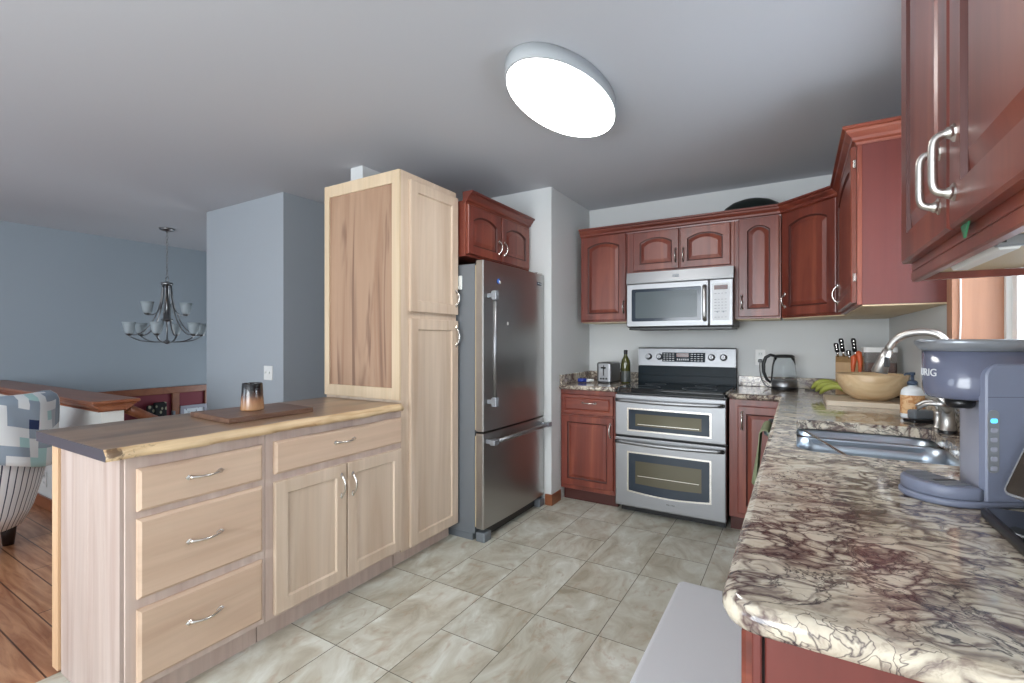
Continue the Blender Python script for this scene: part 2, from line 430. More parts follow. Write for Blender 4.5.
# baseboards
bm = B(); box(bm, (-1.609, 3.255, 0), (-1.597, 3.42, 0.085), 0.004); box(bm, (-1.66, 3.255, 0), (-1.609, 3.269, 0.085), 0.004)
struct('baseboard_pantry', bm, 'oak_trim')
bm = B(); box(bm, (-6.69, 1.243, 0), (-3.84, 1.259, 0.09), 0.004); struct('baseboard_half', bm, 'oak_trim')
bm = B(); box(bm, (-3.483, 2.275, 0), (-3.468, YB, 0.09), 0.004); box(bm, (-3.72, 2.272, 0), (-3.468, 2.288, 0.09), 0.004); struct('baseboard_column', bm, 'oak_trim')

# window over the sink: wood casing and jambs, white sash, glass
wn = bpy.data.objects.new('window_1', None); C.objects.link(wn); wn['kind'] = 'structure'
bm = B(); box(bm, (XR - 0.018, wy1 - 0.005, wz0 - 0.02), (XR, wy1 + 0.075, wz1 + 0.075), 0.003); box(bm, (XR - 0.018, wy0 - 0.075, wz0 - 0.02), (XR, wy0 + 0.005, wz1 + 0.075), 0.003)
box(bm, (XR - 0.018, wy0 - 0.075, wz1 - 0.005), (XR, wy1 + 0.075, wz1 + 0.075), 0.003)
obj('window_casing', bm, 'window_wood', wn)
bm = B(); box(bm, (XR - 0.02, wy1 - 0.012, wz0), (XR + 0.125, wy1, wz1)); box(bm, (XR - 0.02, wy0, wz0), (XR + 0.125, wy0 + 0.012, wz1)); box(bm, (XR - 0.02, wy0, wz1 - 0.012), (XR + 0.125, wy1, wz1))
obj('window_jamb', bm, 'window_wood', wn)
bm = B(); box(bm, (XR - 0.06, wy0 - 0.03, wz0 - 0.015), (XR + 0.125, wy1 + 0.03, wz0 + 0.01), 0.004); obj('window_sill', bm, 'window_wood', wn)
bm = B()
def frame(bm, x0, x1, ya, yb, za, zb, t):
    box(bm, (x0, ya, za), (x1, ya + t, zb)); box(bm, (x0, yb - t, za), (x1, yb, zb)); box(bm, (x0, ya + t, za), (x1, yb - t, za + t)); box(bm, (x0, ya + t, zb - t), (x1, yb - t, zb))
frame(bm, XR + 0.125, XR + 0.16, wy0, wy1, wz0, wz1, 0.035); obj('window_frame', bm, 'offwhite', wn)
bm = B(); ym = (wy0 + wy1) / 2
frame(bm, XR + 0.135, XR + 0.155, wy0 + 0.035, ym + 0.02, wz0 + 0.035, wz1 - 0.035, 0.045); frame(bm, XR + 0.14, XR + 0.158, ym - 0.02, wy1 - 0.035, wz0 + 0.035, wz1 - 0.035, 0.045)
obj('window_sash', bm, 'white', wn)
M['pane'] = newmat('window glass', (0.9, 0.95, 1, 1), 0.02, Transmission_Weight=1.0, IOR=1.1)
bm = B(); box(bm, (XR + 0.146, wy0 + 0.07, wz0 + 0.07), (XR + 0.150, wy1 - 0.07, wz1 - 0.07)); obj('pane', bm, 'pane', wn)
for k, (xa, xb) in enumerate(((-5.85, -3.35), (-2.3, 0.1))):
    wn2 = bpy.data.objects.new('window_%d' % (k + 2), None); C.objects.link(wn2); wn2['kind'] = 'structure'  # unseen windows added where the fill lamps stand
    bm = B(); yy = -2.58
    box(bm, (xa, yy, 0.35), (xa + 0.05, yy + 0.06, 2.3)); box(bm, (xb - 0.05, yy, 0.35), (xb, yy + 0.06, 2.3)); box(bm, (xa, yy, 0.35), (xb, yy + 0.06, 0.40)); box(bm, (xa, yy, 2.25), (xb, yy + 0.06, 2.3))
    box(bm, ((xa + xb) / 2 - 0.03, yy, 0.4), ((xa + xb) / 2 + 0.03, yy + 0.06, 2.25)); obj('window_frame', bm, 'white', wn2)  # frame of an added, unseen window
    bm = B(); box(bm, (xa + 0.05, yy + 0.02, 0.4), (xb - 0.05, yy + 0.024, 2.25)); obj('pane', bm, 'pane', wn2)  # pane of an added, unseen window

wn4 = bpy.data.objects.new('window_4', None); C.objects.link(wn4); wn4['kind'] = 'structure'  # unseen frame added to go with the stairwell fill lamp
bm = B()
for a, b in (((-6.20, 0.10), (-6.14, 1.10)), ((-5.06, 0.10), (-5.0, 1.10)), ((-6.14, 0.10), (-5.06, 0.16)), ((-6.14, 1.04), (-5.06, 1.10)), ((-5.62, 0.16), (-5.58, 1.04))): box(bm, (a[0], YB - 0.03, a[1]), (b[0], YB - 0.001, b[1]), 0.003)
obj('window_frame', bm, 'white', wn4)  # added, unseen frame at the stairwell fill lamp
# ------------------------------------------------------------ cabinet kit (local: x width, -y front, z up)
def panel_door(bm, x0, z0, w, h, levels, y=0.0):
    """levels: (margin, y, rise); closed slab whose front is built from nested outlines"""
    nb, nt, ns = 4, 14, 4
    def loop(m, yy, R, mt=None):
        xa, xb, za, zb = x0 + m, x0 + w - m, z0 + m, z0 + h - m
        pts = []
        for i in range(nb): pts.append((xa + (xb - xa) * i / nb, yy, za))
        top = lambda u: zb - R * (abs(2 * u - 1) ** 2.2) if R else zb
        for i in range(ns): pts.append((xb, yy, za + (top(1) - za) * i / ns))
        for i in range(nt): u = 1 - i / nt; pts.append((xa + (xb - xa) * u, yy, top(u)))
        for i in range(ns): pts.append((xa, yy, top(0) + (za - top(0)) * i / ns))
        return pts
    n0 = len(bm.faces)
    rings(bm, [loop(m, y + yy, R) for m, yy, R in levels], smooth=False)
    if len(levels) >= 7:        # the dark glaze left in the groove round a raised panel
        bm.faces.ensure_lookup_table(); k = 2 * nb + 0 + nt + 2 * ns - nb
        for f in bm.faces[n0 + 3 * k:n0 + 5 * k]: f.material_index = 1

def cath(w, h, m=0.055):
    R = 0.034
    return [(0.0, -0.001, 0), (0, -0.016, 0), (0.005, -0.020, 0), (m, -0.020, R), (m + 0.004, -0.012, R), (m + 0.010, -0.0105, R), (m + 0.034, -0.0185, R)]
def raised(w, h, m=0.05):
    return [(0.0, -0.001, 0), (0, -0.016, 0), (0.005, -0.020, 0), (m, -0.020, 0), (m + 0.004, -0.012, 0), (m + 0.010, -0.0105, 0), (m + 0.032, -0.0185, 0)]
def shaker(w, h, m=0.055):
    return [(0.0, -0.001, 0), (0, -0.018, 0), (0.003, -0.020, 0), (m, -0.020, 0), (m + 0.006, -0.011, 0)]
def drawer_lv(w, h): return [(0.0, -0.001, 0), (0, -0.012, 0), (0.010, -0.020, 0)]
def cherry_drawer(w, h): return [(0.0, -0.001, 0), (0, -0.014, 0), (0.004, -0.020, 0), (0.024, -0.020, 0), (0.032, -0.014, 0), (0.040, -0.019, 0)]

def pull(cx, cz, L, vertical, yf=-0.02, out=0.026, r=0.0044, pad=0.011, big=False):
    """bow pull with two flattened spade ends"""
    bm = B(); h = L / 2
    prof = [(-h, 0.004), (-h * 0.84, 0.010), (-h * 0.62, out * 0.75), (-h * 0.3, out), (0, out * 1.05), (h * 0.3, out), (h * 0.62, out * 0.75), (h * 0.84, 0.010), (h, 0.004)]
    rr = [r * 1.5, r * 1.5, r, r, r * 1.15, r, r, r * 1.5, r * 1.5]
    if big:
        half = [(p[0], p[1]) for p in bez((-h, 0.003, 0), (-h * 0.95, out * 0.9, 0), (-h * 0.9, out, 0), (-h * 0.35, out, 0), 12)]
        prof = half + [(-p[0], p[1]) for p in reversed(half)]; rr = [r * (1.5 if k < 2 or k > len(prof) - 3 else 1.0) for k in range(len(prof))]
    f = (lambda s, d: (cx, yf - d, cz + s)) if vertical else (lambda s, d: (cx + s, yf - d, cz))
    tube(bm, [f(s, d) for s, d in prof], rr, 10)
    for sgn in (-1, 1):
        s0 = sgn * h
        pts = [(-1.5, 0), (-0.5, -0.72), (0.4, -0.85), (1.3, 0), (0.4, 0.85), (-0.5, 0.72)]
        pts = [(s0 + a * pad * sgn, b * pad) for a, b in pts]
        g = (lambda s, b, d: (cx + b, yf - d, cz + s)) if vertical else (lambda s, b, d: (cx + s, yf - d, cz + b))
        c = (sum(p[0] for p in pts) / 6, 0)
        rings(bm, [[g(s, b, 0) for s, b in pts], [g(s, b, 0.003) for s, b in pts], [g(c[0] + (s - c[0]) * 0.45, b * 0.45, 0.008) for s, b in pts]], smooth=False)
    return bm

def carcass(root, Wd, z0, z1, D, mat, toe=0.0, toemat=None, under=None, name='carcass', ff=0.018, framemat=None):
    bm = B()
    box(bm, (0.002, ff, z0 + toe), (Wd - 0.002, D, z1), 0.001)
    obj(name, bm, mat, root)
    bm = B(); box(bm, (0, 0, z0 + toe), (Wd, ff, z1), 0.0015)
    obj('face_frame', bm, framemat or mat, root)
    if toe:
        bm = B(); box(bm, (0.002, 0.06, z0), (Wd - 0.002, D, z0 + toe - 0.001)); obj('toe_kick', bm, toemat or mat, root)
    if under:
        bm = B(); box(bm, (0.006, 0.02, z0 - 0.006), (Wd - 0.006, D - 0.002, z0 - 0.0005)); obj('bottom_panel', bm, under, root, label='pale maple veneer underside')

def door(root, x0, z0, w, h, lv, mat, hx=None, hz=None, hl=0.096, name='door', vertical=True, hmat='chrome', hr=0.0044, pad=0.011, big=False):
    bm = B(); panel_door(bm, x0, z0, w, h, lv)
    d = obj(name, bm, [mat, 'cherry_dark'] if mat.startswith('cherry') else mat, root)
    if hx is not None: obj('handle', pull(hx, hz, hl, vertical, r=hr, pad=pad, big=big), hmat, d)
    return d

R90, L90 = PI / 2, -PI / 2

# --- peninsula drawer unit (front faces +x) local x = world y, origin at (xf, y0)
XP = -1.87
t = thing('drawer_cabinet', 'unfinished pale maple base cabinet with three drawers at the open end of the peninsula', 'cabinet', (XP, 0.674, 0), R90)
carcass(t, 0.473, 0, 0.876, 0.575, 'maple_pink', 0.10, 'maple_pink', framemat='maple_pink')
for z0, z1 in ((0.694, 0.835), (0.405, 0.669), (0.128, 0.37)):
    door(t, 0.030, z0, 0.425, z1 - z0, drawer_lv(0, 0), 'maple_h', 0.235, (z0 + z1) / 2 + 0.008, 0.105, 'drawer', False)
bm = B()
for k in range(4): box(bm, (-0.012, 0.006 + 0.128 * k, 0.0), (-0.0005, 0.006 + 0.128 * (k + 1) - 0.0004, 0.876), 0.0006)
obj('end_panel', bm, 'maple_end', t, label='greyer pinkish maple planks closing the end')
bm = B(); box(bm, (-0.022, 0.520, 0.01), (-0.0005, 0.575, 0.876), 0.002); obj('corner_trim', bm, 'pine', t, label='orange toned pine corner strip')
# --- peninsula door unit
t = thing('base_cabinet', 'unfinished pale maple base cabinet with one wide drawer above two doors in the peninsula', 'cabinet', (XP, 1.148, 0), R90)
carcass(t, 0.779, 0, 0.876, 0.575, 'maple_pink', 0.10, 'maple_pink')
door(t, 0.034, 0.702, 0.735, 0.137, drawer_lv(0, 0), 'maple_h', 0.386, 0.782, 0.105, 'drawer', False)
door(t, 0.034, 0.118, 0.362, 0.552, shaker(0, 0), 'maple', 0.366, 0.572, 0.096)
door(t, 0.404, 0.118, 0.365, 0.552, shaker(0, 0), 'maple', 0.432, 0.565, 0.096)
# --- tall pantry unit
t = thing('pantry_cabinet', 'tall unfinished maple pantry cabinet with two stacked doors and a framed birch side', 'cabinet', (XP, 1.929, 0), R90)
carcass(t, 0.493, 0, 2.205, 0.628, 'maple', 0.09, 'maple_pink', framemat='maple')
door(t, 0.058, 0.10, 0.432, 1.285, shaker(0, 0, 0.06), 'maple', 0.466, 1.285, 0.11)
door(t, 0.058, 1.424, 0.432, 0.742, shaker(0, 0, 0.06), 'maple', 0.466, 1.527, 0.09)
# framed end panel facing the camera, above the peninsula top
bm = B()
for a, b in (((0.0, 0.93), (0.058, 2.205)), ((0.585, 0.93), (0.628, 2.205)), ((0.058, 2.135), (0.585, 2.205)), ((0.058, 0.93), (0.585, 0.995))):
    box(bm, (-0.014, a[0] , a[1]), (0.001, b[0], b[1]), 0.0015)
obj('side_frame', bm, 'pine_edge', t)
bm = B(); box(bm, (-0.005, 0.055, 0.98), (0.0015, 0.588, 2.14)); obj('side_panel', bm, 'birch', t, label='brown birch panel with dark streaks')

# --- peninsula live edge top
def slab_top():
    bm = B(); y0, y1 = 0.612, 1.912; n = 40; z0, z1 = 0.880, 0.917
    top = []; bot = []
    for i in range(n + 1):
        y = y0 + (y1 - y0) * i / n
        wv = 0.008 * math.sin(y * 9) + 0.005 * math.sin(y * 23 + 1) + 0.003 * math.sin(y * 51)
        top.append((-1.842 + wv * 0.7 - 0.008, y)); bot.append((-1.832 + wv, y))
    mid = [(-1.828 + 0.9 * (b[0] + 1.832), b[1]) for b in bot]
    xb = -2.462
    def row(L, z): return [bm.verts.new((x, y, z)) for x, y in L]
    T, Mi, Bo = row(top, z1), row(mid, (z0 + z1) / 2 - 0.004), row(bot, z0)
    Tb = row([(xb, y) for _, y in top], z1); Bb = row([(xb, y) for _, y in top], z0)
    def quad(a, b, c, d, mi, sm=False): f = bm.faces.new((a, b, c, d)); f.material_index = mi; f.smooth = sm
    for i in range(n):
        quad(T[i], T[i + 1], Tb[i + 1], Tb[i], 0); quad(Bo[i + 1], Bo[i], Bb[i], Bb[i + 1], 0)
        quad(Mi[i], Mi[i + 1], T[i + 1], T[i], 1, True); quad(Bo[i], Bo[i + 1], Mi[i + 1], Mi[i], 1, True)
        quad(Tb[i], Tb[i + 1], Bb[i + 1], Bb[i], 0)
    for k in (0, n):
        f = bm.faces.new((T[k], Tb[k], Bb[k], Bo[k], Mi[k])); f.material_index = 2
    m = Matrix.Rotation(-PI / 2, 4, 'Z')        # local x runs along world y so the grain follows the slab
    bmesh.ops.transform(bm, matrix=m, verts=bm.verts)
    return bm
o = obj('wooden_countertop', slab_top(), ['walnut', 'sapwood', 'slab_end'], rotz=PI / 2)
tag(o, 'brown wooden slab top with pale live edge and dark end on the peninsula', 'countertop')

# --- cabinet over the fridge (front faces +x)
XF = -1.805
t = thing('wall_cabinet', 'short cherry wall cabinet with two arched doors above the refrigerator', 'cabinet', (XF, 2.432, 0), R90)
carcass(t, 0.832, 1.80, 2.155, 0.70, 'cherry')
door(t, 0.008, 1.815, 0.392, 0.315, cath(0, 0), 'cherry', 0.370, 1.91, 0.085)
door(t, 0.412, 1.815, 0.398, 0.315, cath(0, 0), 'cherry', 0.440, 1.91, 0.085)
def sweep(bm, prof, path):
    """profile (out, z) swept along an open xy path; out is to the right of travel; mitred"""
    P = [Vector(p) for p in path]; loops = []
    for i, p in enumerate(P):
        d1 = (p - P[i - 1]).normalized() if i else None; d2 = (P[i + 1] - p).normalized() if i < len(P) - 1 else None
        n1 = Vector((d1.y, -d1.x)) if d1 else None; n2 = Vector((d2.y, -d2.x)) if d2 else None
        m = (n1 + n2) / (1 + n1.dot(n2)) if (n1 and n2) else (n1 or n2)
        loops.append([(p.x + m.x * o_, p.y + m.y * o_, z) for o_, z in prof])
    rings(bm, loops, smooth=False)
CROWN = [(-0.02, 2.112), (0.004, 2.112), (0.006, 2.122), (0.018, 2.128), (0.022, 2.140), (0.040, 2.158), (0.044, 2.168), (0.056, 2.172), (0.056, 2.184), (-0.02, 2.184)]
bm = B(); sweep(bm, [(a, b + 0.026) for a, b in CROWN], [(0, 0), (0.832, 0)]); obj('crown_moulding', bm, 'cherry_h', t)

# --- back wall uppers (face y = 3.722)
YU = 3.722; DU = YB - YU - 0.002
UB = 1.415
t = thing('wall_cabinet', 'tall cherry wall cabinet with one arched door left of the microwave', 'cabinet', (-1.555, YU, 0))
carcass(t, 0.399, UB, 2.13, DU, 'cherry', under='beige')
door(t, 0.012, UB + 0.012, 0.378, 0.69, cath(0, 0), 'cherry', 0.372, 1.53, 0.085)
t = thing('wall_cabinet', 'short cherry wall cabinet with two arched doors above the microwave', 'cabinet', (-1.155, YU, 0))
carcass(t, 0.773, 1.79, 2.13, DU, 'cherry')
door(t, 0.050, 1.806, 0.345, 0.302, cath(0, 0, 0.05), 'cherry', 0.372, 1.905, 0.085)
door(t, 0.405, 1.806, 0.345, 0.302, cath(0, 0, 0.05), 'cherry', 0.428, 1.905, 0.085)
t = thing('wall_cabinet', 'narrow cherry wall cabinet with one arched door between the microwave and the corner', 'cabinet', (-0.381, YU, 0))
carcass(t, 0.290, UB, 2.13, DU, 'cherry', under='beige')
door(t, 0.028, UB + 0.012, 0.252, 0.69, cath(0, 0), 'cherry', 0.050, 1.53, 0.085)
# diagonal corner cabinet
p0, p1 = Vector((-0.088, YU)), Vector((0.226, 3.42))
ang = math.atan2(p1.y - p0.y, p1.x - p0.x); Ld = (p1 - p0).length
t = thing('corner_wall_cabinet', 'cherry diagonal corner wall cabinet with one wide arched door', 'cabinet', (p0.x, p0.y, 0), ang)
inv = Matrix.Rotation(-ang, 2)
def loc2(x, y): v = inv @ (Vector((x, y)) - p0); return (v.x, v.y)
poly = [loc2(p0.x + 0.001, p0.y + 0.003), loc2(p1.x - 0.001, p1.y + 0.004), loc2(XR - 0.003, 3.424), loc2(XR - 0.003, YB - 0.003), loc2(p0.x + 0.001, YB - 0.003)]
bm = B(); prism(bm, outline_offset(poly, 0.001), UB, 2.13); obj('carcass', bm, 'cherry', t)
bm = B(); prism(bm, outline_offset(poly, 0.006), UB - 0.006, UB - 0.0005); obj('bottom_panel', bm, 'beige', t, label='pale maple veneer underside')
door(t, 0.018, UB + 0.012, Ld - 0.036, 0.69, cath(0, 0, 0.058), 'cherry', 0.046, 1.53, 0.085)
# right wall far cabinet: front faces -x : rotz -90, local x -> -y
XU = 0.226
t = thing('wall_cabinet', 'cherry wall cabinet with plain end panel between the corner cabinet and the window', 'cabinet', (XU, 3.418, 0), L90)
DR = XR - XU - 0.002
carcass(t, 0.868, UB, 2.13, DR, 'cherry_end', under='beige', framemat='cherry')
door(t, 0.035, UB + 0.012, 0.80, 0.69, cath(0, 0), 'cherry', 0.075, 1.53, 0.10)
for z in (1.52, 2.02): bm = B(); box(bm, (0.836, -0.012, z), (0.852, -0.0005, z + 0.035), 0.002); obj('hinge', bm, 'chrome', t)
# crown over the whole run
bm = B(); sweep(bm, CROWN, [(-1.555, YU), (p0.x, p0.y), (p1.x, p1.y), (XU, 2.55), (XR - 0.002, 2.55)])
M['cherry_x'] = M['cherry_h']
tag(obj('crown_moulding', bm, 'cherry_h'), 'stepped cherry crown moulding running along the tops of the back wall and corner cabinets', 'moulding')
# near right cabinet
t = thing('wall_cabinet', 'cherry wall cabinet with two large doors in the upper right foreground', 'cabinet', (XU, 1.402, 0), L90)
carcass(t, 0.83, UB, 2.13, DR, 'cherry', under='beige')
door(t, 0.004, 1.432, 0.392, 0.68, cath(0, 0, 0.06), 'cherry', 0.350, 1.527, 0.092, hmat='nickel', hr=0.0062, pad=0.010, big=True)
door(t, 0.404, 1.432, 0.40, 0.68, cath(0, 0, 0.06), 'cherry', 0.440, 1.527, 0.092, hmat='nickel', hr=0.0062, pad=0.010, big=True)
bm = B(); box(bm, (0.0, -0.001, UB - 0.024), (0.83, 0.018, UB - 0.0005), 0.003); box(bm, (0, 0.018, UB - 0.022), (0.014, DR, UB - 0.007), 0.001)
obj('light_rail', bm, 'cherry', t, label='cherry light rail along the bottom edge')
bm = B(); sweep(bm, CROWN, [(0, 0.3), (0, 0), (0.83, 0)]); obj('crown_moulding', bm, 'cherry_h', t)

# --- base cabinets on the back wall (face y=3.44)
YF = 3.437
DB = YB - YF - 0.002
t = thing('base_cabinet', 'cherry base cabinet with a drawer over a door left of the oven', 'cabinet', (-1.607, YF, 0))
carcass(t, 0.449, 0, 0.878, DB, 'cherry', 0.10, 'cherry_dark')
door(t, 0.012, 0.694, 0.424, 0.150, cherry_drawer(0, 0), 'cherry_h', 0.245, 0.783, 0.10, 'drawer', False)
door(t, 0.012, 0.135, 0.424, 0.545, raised(0, 0), 'cherry', 0.412, 0.585, 0.09)
t = thing('base_cabinet', 'narrow cherry base cabinet with a full height door right of the oven', 'cabinet', (-0.383, YF, 0))
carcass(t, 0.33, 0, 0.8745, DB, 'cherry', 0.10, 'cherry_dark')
door(t, 0.052, 0.135, 0.27, 0.70, raised(0, 0), 'cherry', 0.078, 0.74, 0.10)
# right run: near cabinet, sink cabinet, dishwasher, corner filler (fronts face -x)
XB = -0.048; DBR = XR - XB - 0.003
def rbase(name, label, y1, Wd, fronts, cat='cabinet'):
    t = thing(name, label, cat, (XB, y1, 0), L90)
    return t
t = rbase('base_cabinet', 'cherry base cabinet with a flat end panel under the near end of the granite counter', 1.66, 0.94, None)
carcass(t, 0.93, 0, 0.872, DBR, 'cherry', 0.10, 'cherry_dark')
for k in range(2):
    door(t, 0.02 + 0.455 * k, 0.694, 0.435, 0.150, cherry_drawer(0, 0), 'cherry_h', 0.24 + 0.455 * k, 0.783, 0.10, 'drawer', False)
    door(t, 0.02 + 0.455 * k, 0.135, 0.435, 0.545, raised(0, 0), 'cherry', 0.42 if k == 0 else 0.51, 0.585, 0.09)
bm = B(); box(bm, (0.931, -0.004, 0.0), (0.945, 0.008, 0.872), 0.002); box(bm, (0.931, 0.0115, 0.0), (0.942, DBR, 0.872), 0.002); obj('end_panel', bm, 'cherry_end', t)
bm = B(); box(bm, (0.9305, 0.006, 0.0), (0.934, 0.013, 0.872)); obj('reveal', bm, 'gap', t, label='dark gap beside the corner stile')
t = rbase('sink_cabinet', 'cherry sink base cabinet below the steel sink on the right counter run', 2.459, 0.798, None)
bm = B(); box(bm, (0.0, 0, 0.10), (0.796, 0.018, 0.872)); box(bm, (0, 0.018, 0.10), (0.016, DBR, 0.69)); box(bm, (0.780, 0.018, 0.10), (0.796, DBR, 0.69)); box(bm, (0.016, 0.018, 0.10), (0.780, DBR, 0.12)); obj('carcass', bm, 'cherry', t)
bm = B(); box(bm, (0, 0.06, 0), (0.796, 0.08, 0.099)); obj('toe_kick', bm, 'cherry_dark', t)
for k in range(2): door(t, 0.01 + 0.39 * k, 0.135, 0.384, 0.545, raised(0, 0), 'cherry', 0.365 if k == 0 else 0.43, 0.585, 0.09)
t = rbase('dishwasher', 'stainless dishwasher under the right counter with a green towel over its handle', 3.062, 0.6, None, 'dishwasher')
bm = B(); box(bm, (0.004, 0.02, 0.10), (0.596, DBR, 0.868)); obj('body', bm, 'black', t)
bm = B(); box(bm, (0.006, -0.022, 0.11), (0.594, 0.0195, 0.866), 0.006, 2); d = obj('door', bm, 'steel', t)
bm = B(); tube(bm, [(0.05, -0.022, 0.80), (0.055, -0.05, 0.815), (0.09, -0.075, 0.82), (0.3, -0.082, 0.82), (0.51, -0.075, 0.82), (0.545, -0.05, 0.815), (0.55, -0.022, 0.80)], 0.011, 10); obj('handle', bm, 'fridge_side', d)
bm = B(); box(bm, (0.004, 0.06, 0), (0.596, 0.075, 0.099)); obj('toe_kick', bm, 'black', t)

# --- granite worktops
t = thing('granite_countertop', 'small granite countertop left of the oven under the toaster', 'countertop', (0, 0, 0))
bm = B(); slab(bm, [(-1.609, 3.405), (-1.157, 3.405), (-1.157, YB - 0.001), (-1.609, YB - 0.001)], 0.880, 0.915, bull=0.010); obj('worktop', bm, 'granite', t)
bm = B(); box(bm, (-1.609, 3.412, 0.9155), (-1.587, YB - 0.002, 0.992), 0.003); box(bm, (-1.586, YB - 0.024, 0.9155), (-1.157, YB - 0.002, 0.992), 0.003); obj('backsplash', bm, 'granite', t)
t = thing('granite_countertop', 'large swirled granite countertop with the sink running along the right wall into the corner', 'countertop')
sink_hole = rrect(0.0, 1.735, 0.445, 2.43, 0.07, 8)
ctop = arc(-0.090 + 0.055, 0.675 + 0.055, 0.055, 180, 270, 8) + [(XR - 0.002, 0.675), (XR - 0.002, YB - 0.001), (-0.384, YB - 0.001), (-0.384, 3.405), (-0.090, 3.405)]
bm = B(); slab(bm, ctop, 0.876, 0.915, hole=sink_hole, bull=0.015); obj('worktop', bm, 'granite', t)
bm = B(); box(bm, (-0.384, YB - 0.024, 0.9155), (XR - 0.003, YB - 0.002, 0.992), 0.003); box(bm, (XR - 0.024, 0.70, 0.9155), (XR - 0.002, YB - 0.026, 0.992), 0.003); obj('backsplash', bm, 'granite', t)

# --- sink
t = thing('kitchen_sink', 'stainless double bowl undermount sink set in the right granite counter', 'sink', (0, 0, 0))
def bowl(x0, y0, x1, y1, zt, zb, r=0.06):
    bm = B(); L = []
    for ins, z, rr in ((-0.008, zt, r), (0, zt - 0.002, r), (0.004, zt - 0.05, r), (0.012, zb + 0.03, r * 0.9), (0.035, zb, r * 0.7)):
        L.append([(p[0], p[1], z) for p in rrect(x0 + ins, y0 + ins, x1 - ins, y1 - ins, rr, 8)])
    rings(bm, L, False, True)
    return bm
obj('basin', bowl(-0.002, 2.262, 0.447, 2.432, 0.8735, 0.76), 'sink', t)
obj('basin', bowl(-0.002, 1.733, 0.447, 2.238, 0.8735, 0.70), 'sink', t)
bm = B(); box(bm, (0.0, 2.236, 0.845), (0.445, 2.264, 0.872), 0.006, 3); obj('divider', bm, 'sink', t)
for yy, z in ((2.35, 0.761), (1.95, 0.701)):
    bm = B(); lathe(bm, [(0.045, 0.0), (0.045, 0.004), (0.036, 0.005), (0.032, 0.001), (0.006, 0.001), (0.005, 0.006)], (0.22, yy, z), 24); obj('drain', bm, 'chrome', t)
bm = B(); tube(bm, [(0.03, 2.30, 0.886), (0.10, 2.14, 0.868), (0.17, 2.02, 0.842), (0.21, 1.95, 0.815)], [0.005, 0.005, 0.006, 0.007], 8, flat=(0.6, 1.4)); lathe(bm, [(0.001, -0.003), (0.02, 0), (0.001, 0.003)], (0.22, 1.935, 0.81), 14, sy=1.5)
tag(obj('serving_spoon', bm, 'chrome'), 'thin metal spoon lying across the sink bowls', 'spoon')
bm = B(); lathe(bm, [(0.032, 0), (0.038, 0.004), (0.047, 0.125), (0.044, 0.125), (0.035, 0.010)], (0.185, 2.13, 0.7015), 28)
tag(obj('tumbler', bm, 'fridge_side'), 'grey tumbler standing in the near sink bowl', 'cup')

# ------------------------------------------------------------ range
RX, RW = -1.148, 0.757
t = thing('range', 'freestanding stainless double oven range with a black glass cooktop on the back wall', 'oven', (RX, 3.43, 0))
bm = B(); box(bm, (0.004, 0.0, 0.05), (RW - 0.004, 0.60, 0.882), 0.002); box(bm, (0.02, 0.05, 0.0), (RW - 0.02, 0.55, 0.05)); obj('body', bm, 'black', t)
bm = B(); prism(bm, rrect(-0.0035, -0.035, RW + 0.0005, 0.535, 0.02), 0.884, 0.905); prism(bm, rrect(0.008, -0.028, RW - 0.010, 0.53, 0.02), 0.905, 0.918); obj('cooktop', bm, 'black_glass', t)
for i, (cx, cy, r) in enumerate(((0.19, 0.11, 0.10), (0.56, 0.12, 0.115), (0.19, 0.38, 0.08), (0.56, 0.39, 0.075))):
    bm = B(); lathe(bm, [(r, 0), (r, 0.0006), (r - 0.004, 0.0006), (r - 0.004, 0)], (cx, cy, 0.9181), 40, False, False); obj('burner_ring', bm, 'fridge_side', t)
bm = B(); prism(bm, [(0.536, 0.885), (0.60, 0.885), (0.60, 1.05), (0.548, 1.05), (0.542, 0.93)], 0.004, RW - 0.004, 'x')
box(bm, (0.004, 0.541, 0.975), (RW - 0.004, 0.547, 0.983), 0.001); box(bm, (0.01, 0.55, 1.05), (RW - 0.01, 0.60, 1.06)); bg = obj('backguard', bm, 'enamel', t)
bm = B(); prism(bm, [(0.530, 1.058), (0.598, 1.058), (0.598, 1.198), (0.556, 1.205), (0.548, 1.196)], 0.006, RW - 0.006, 'x'); cp = obj('control_panel', bm, 'steel', t)
def face_y(z): return 0.530 + (z - 1.058) * 0.13 
bm = B(); box(bm, (0.205, 0.5295, 1.092), (0.533, 0.546, 1.166), 0.001); obj('display_panel', bm, 'enamel', cp)
bm = B(); box(bm, (0.318, 0.527, 1.130), (0.412, 0.5297, 1.162)); obj('display', bm, 'display', cp)
bm = B()
for i in range(4):
    for j in range(4):
        box(bm, (0.215 + 0.023 * i, 0.5283, 1.100 + 0.017 * j), (0.231 + 0.023 * i, 0.5297, 1.105 + 0.017 * j))
        box(bm, (0.427 + 0.025 * i, 0.5283, 1.100 + 0.017 * j), (0.443 + 0.025 * i, 0.5297, 1.105 + 0.017 * j))
for i in range(6): box(bm, (0.322 + 0.016 * i, 0.5283, 1.104), (0.331 + 0.016 * i, 0.5297, 1.118))
obj('key_labels', bm, 'mark', cp, label='white key labels')
for x in (0.095, 0.182, 0.580, 0.666):
    bm = B(); lathe(bm, [(0.026, 0), (0.026, 0.006), (0.021, 0.008), (0.019, 0.026), (0.016, 0.029)], n=24); box(bm, (-0.004, -0.019, 0.026), (0.004, 0.019, 0.034), 0.0015)
    bmesh.ops.transform(bm, matrix=Matrix.Translation((x, face_y(1.13) - 0.002, 1.13)) @ Matrix.Rotation(PI / 2 - 0.13, 4, 'X'), verts=bm.verts)
    obj('knob', bm, 'steel', cp)
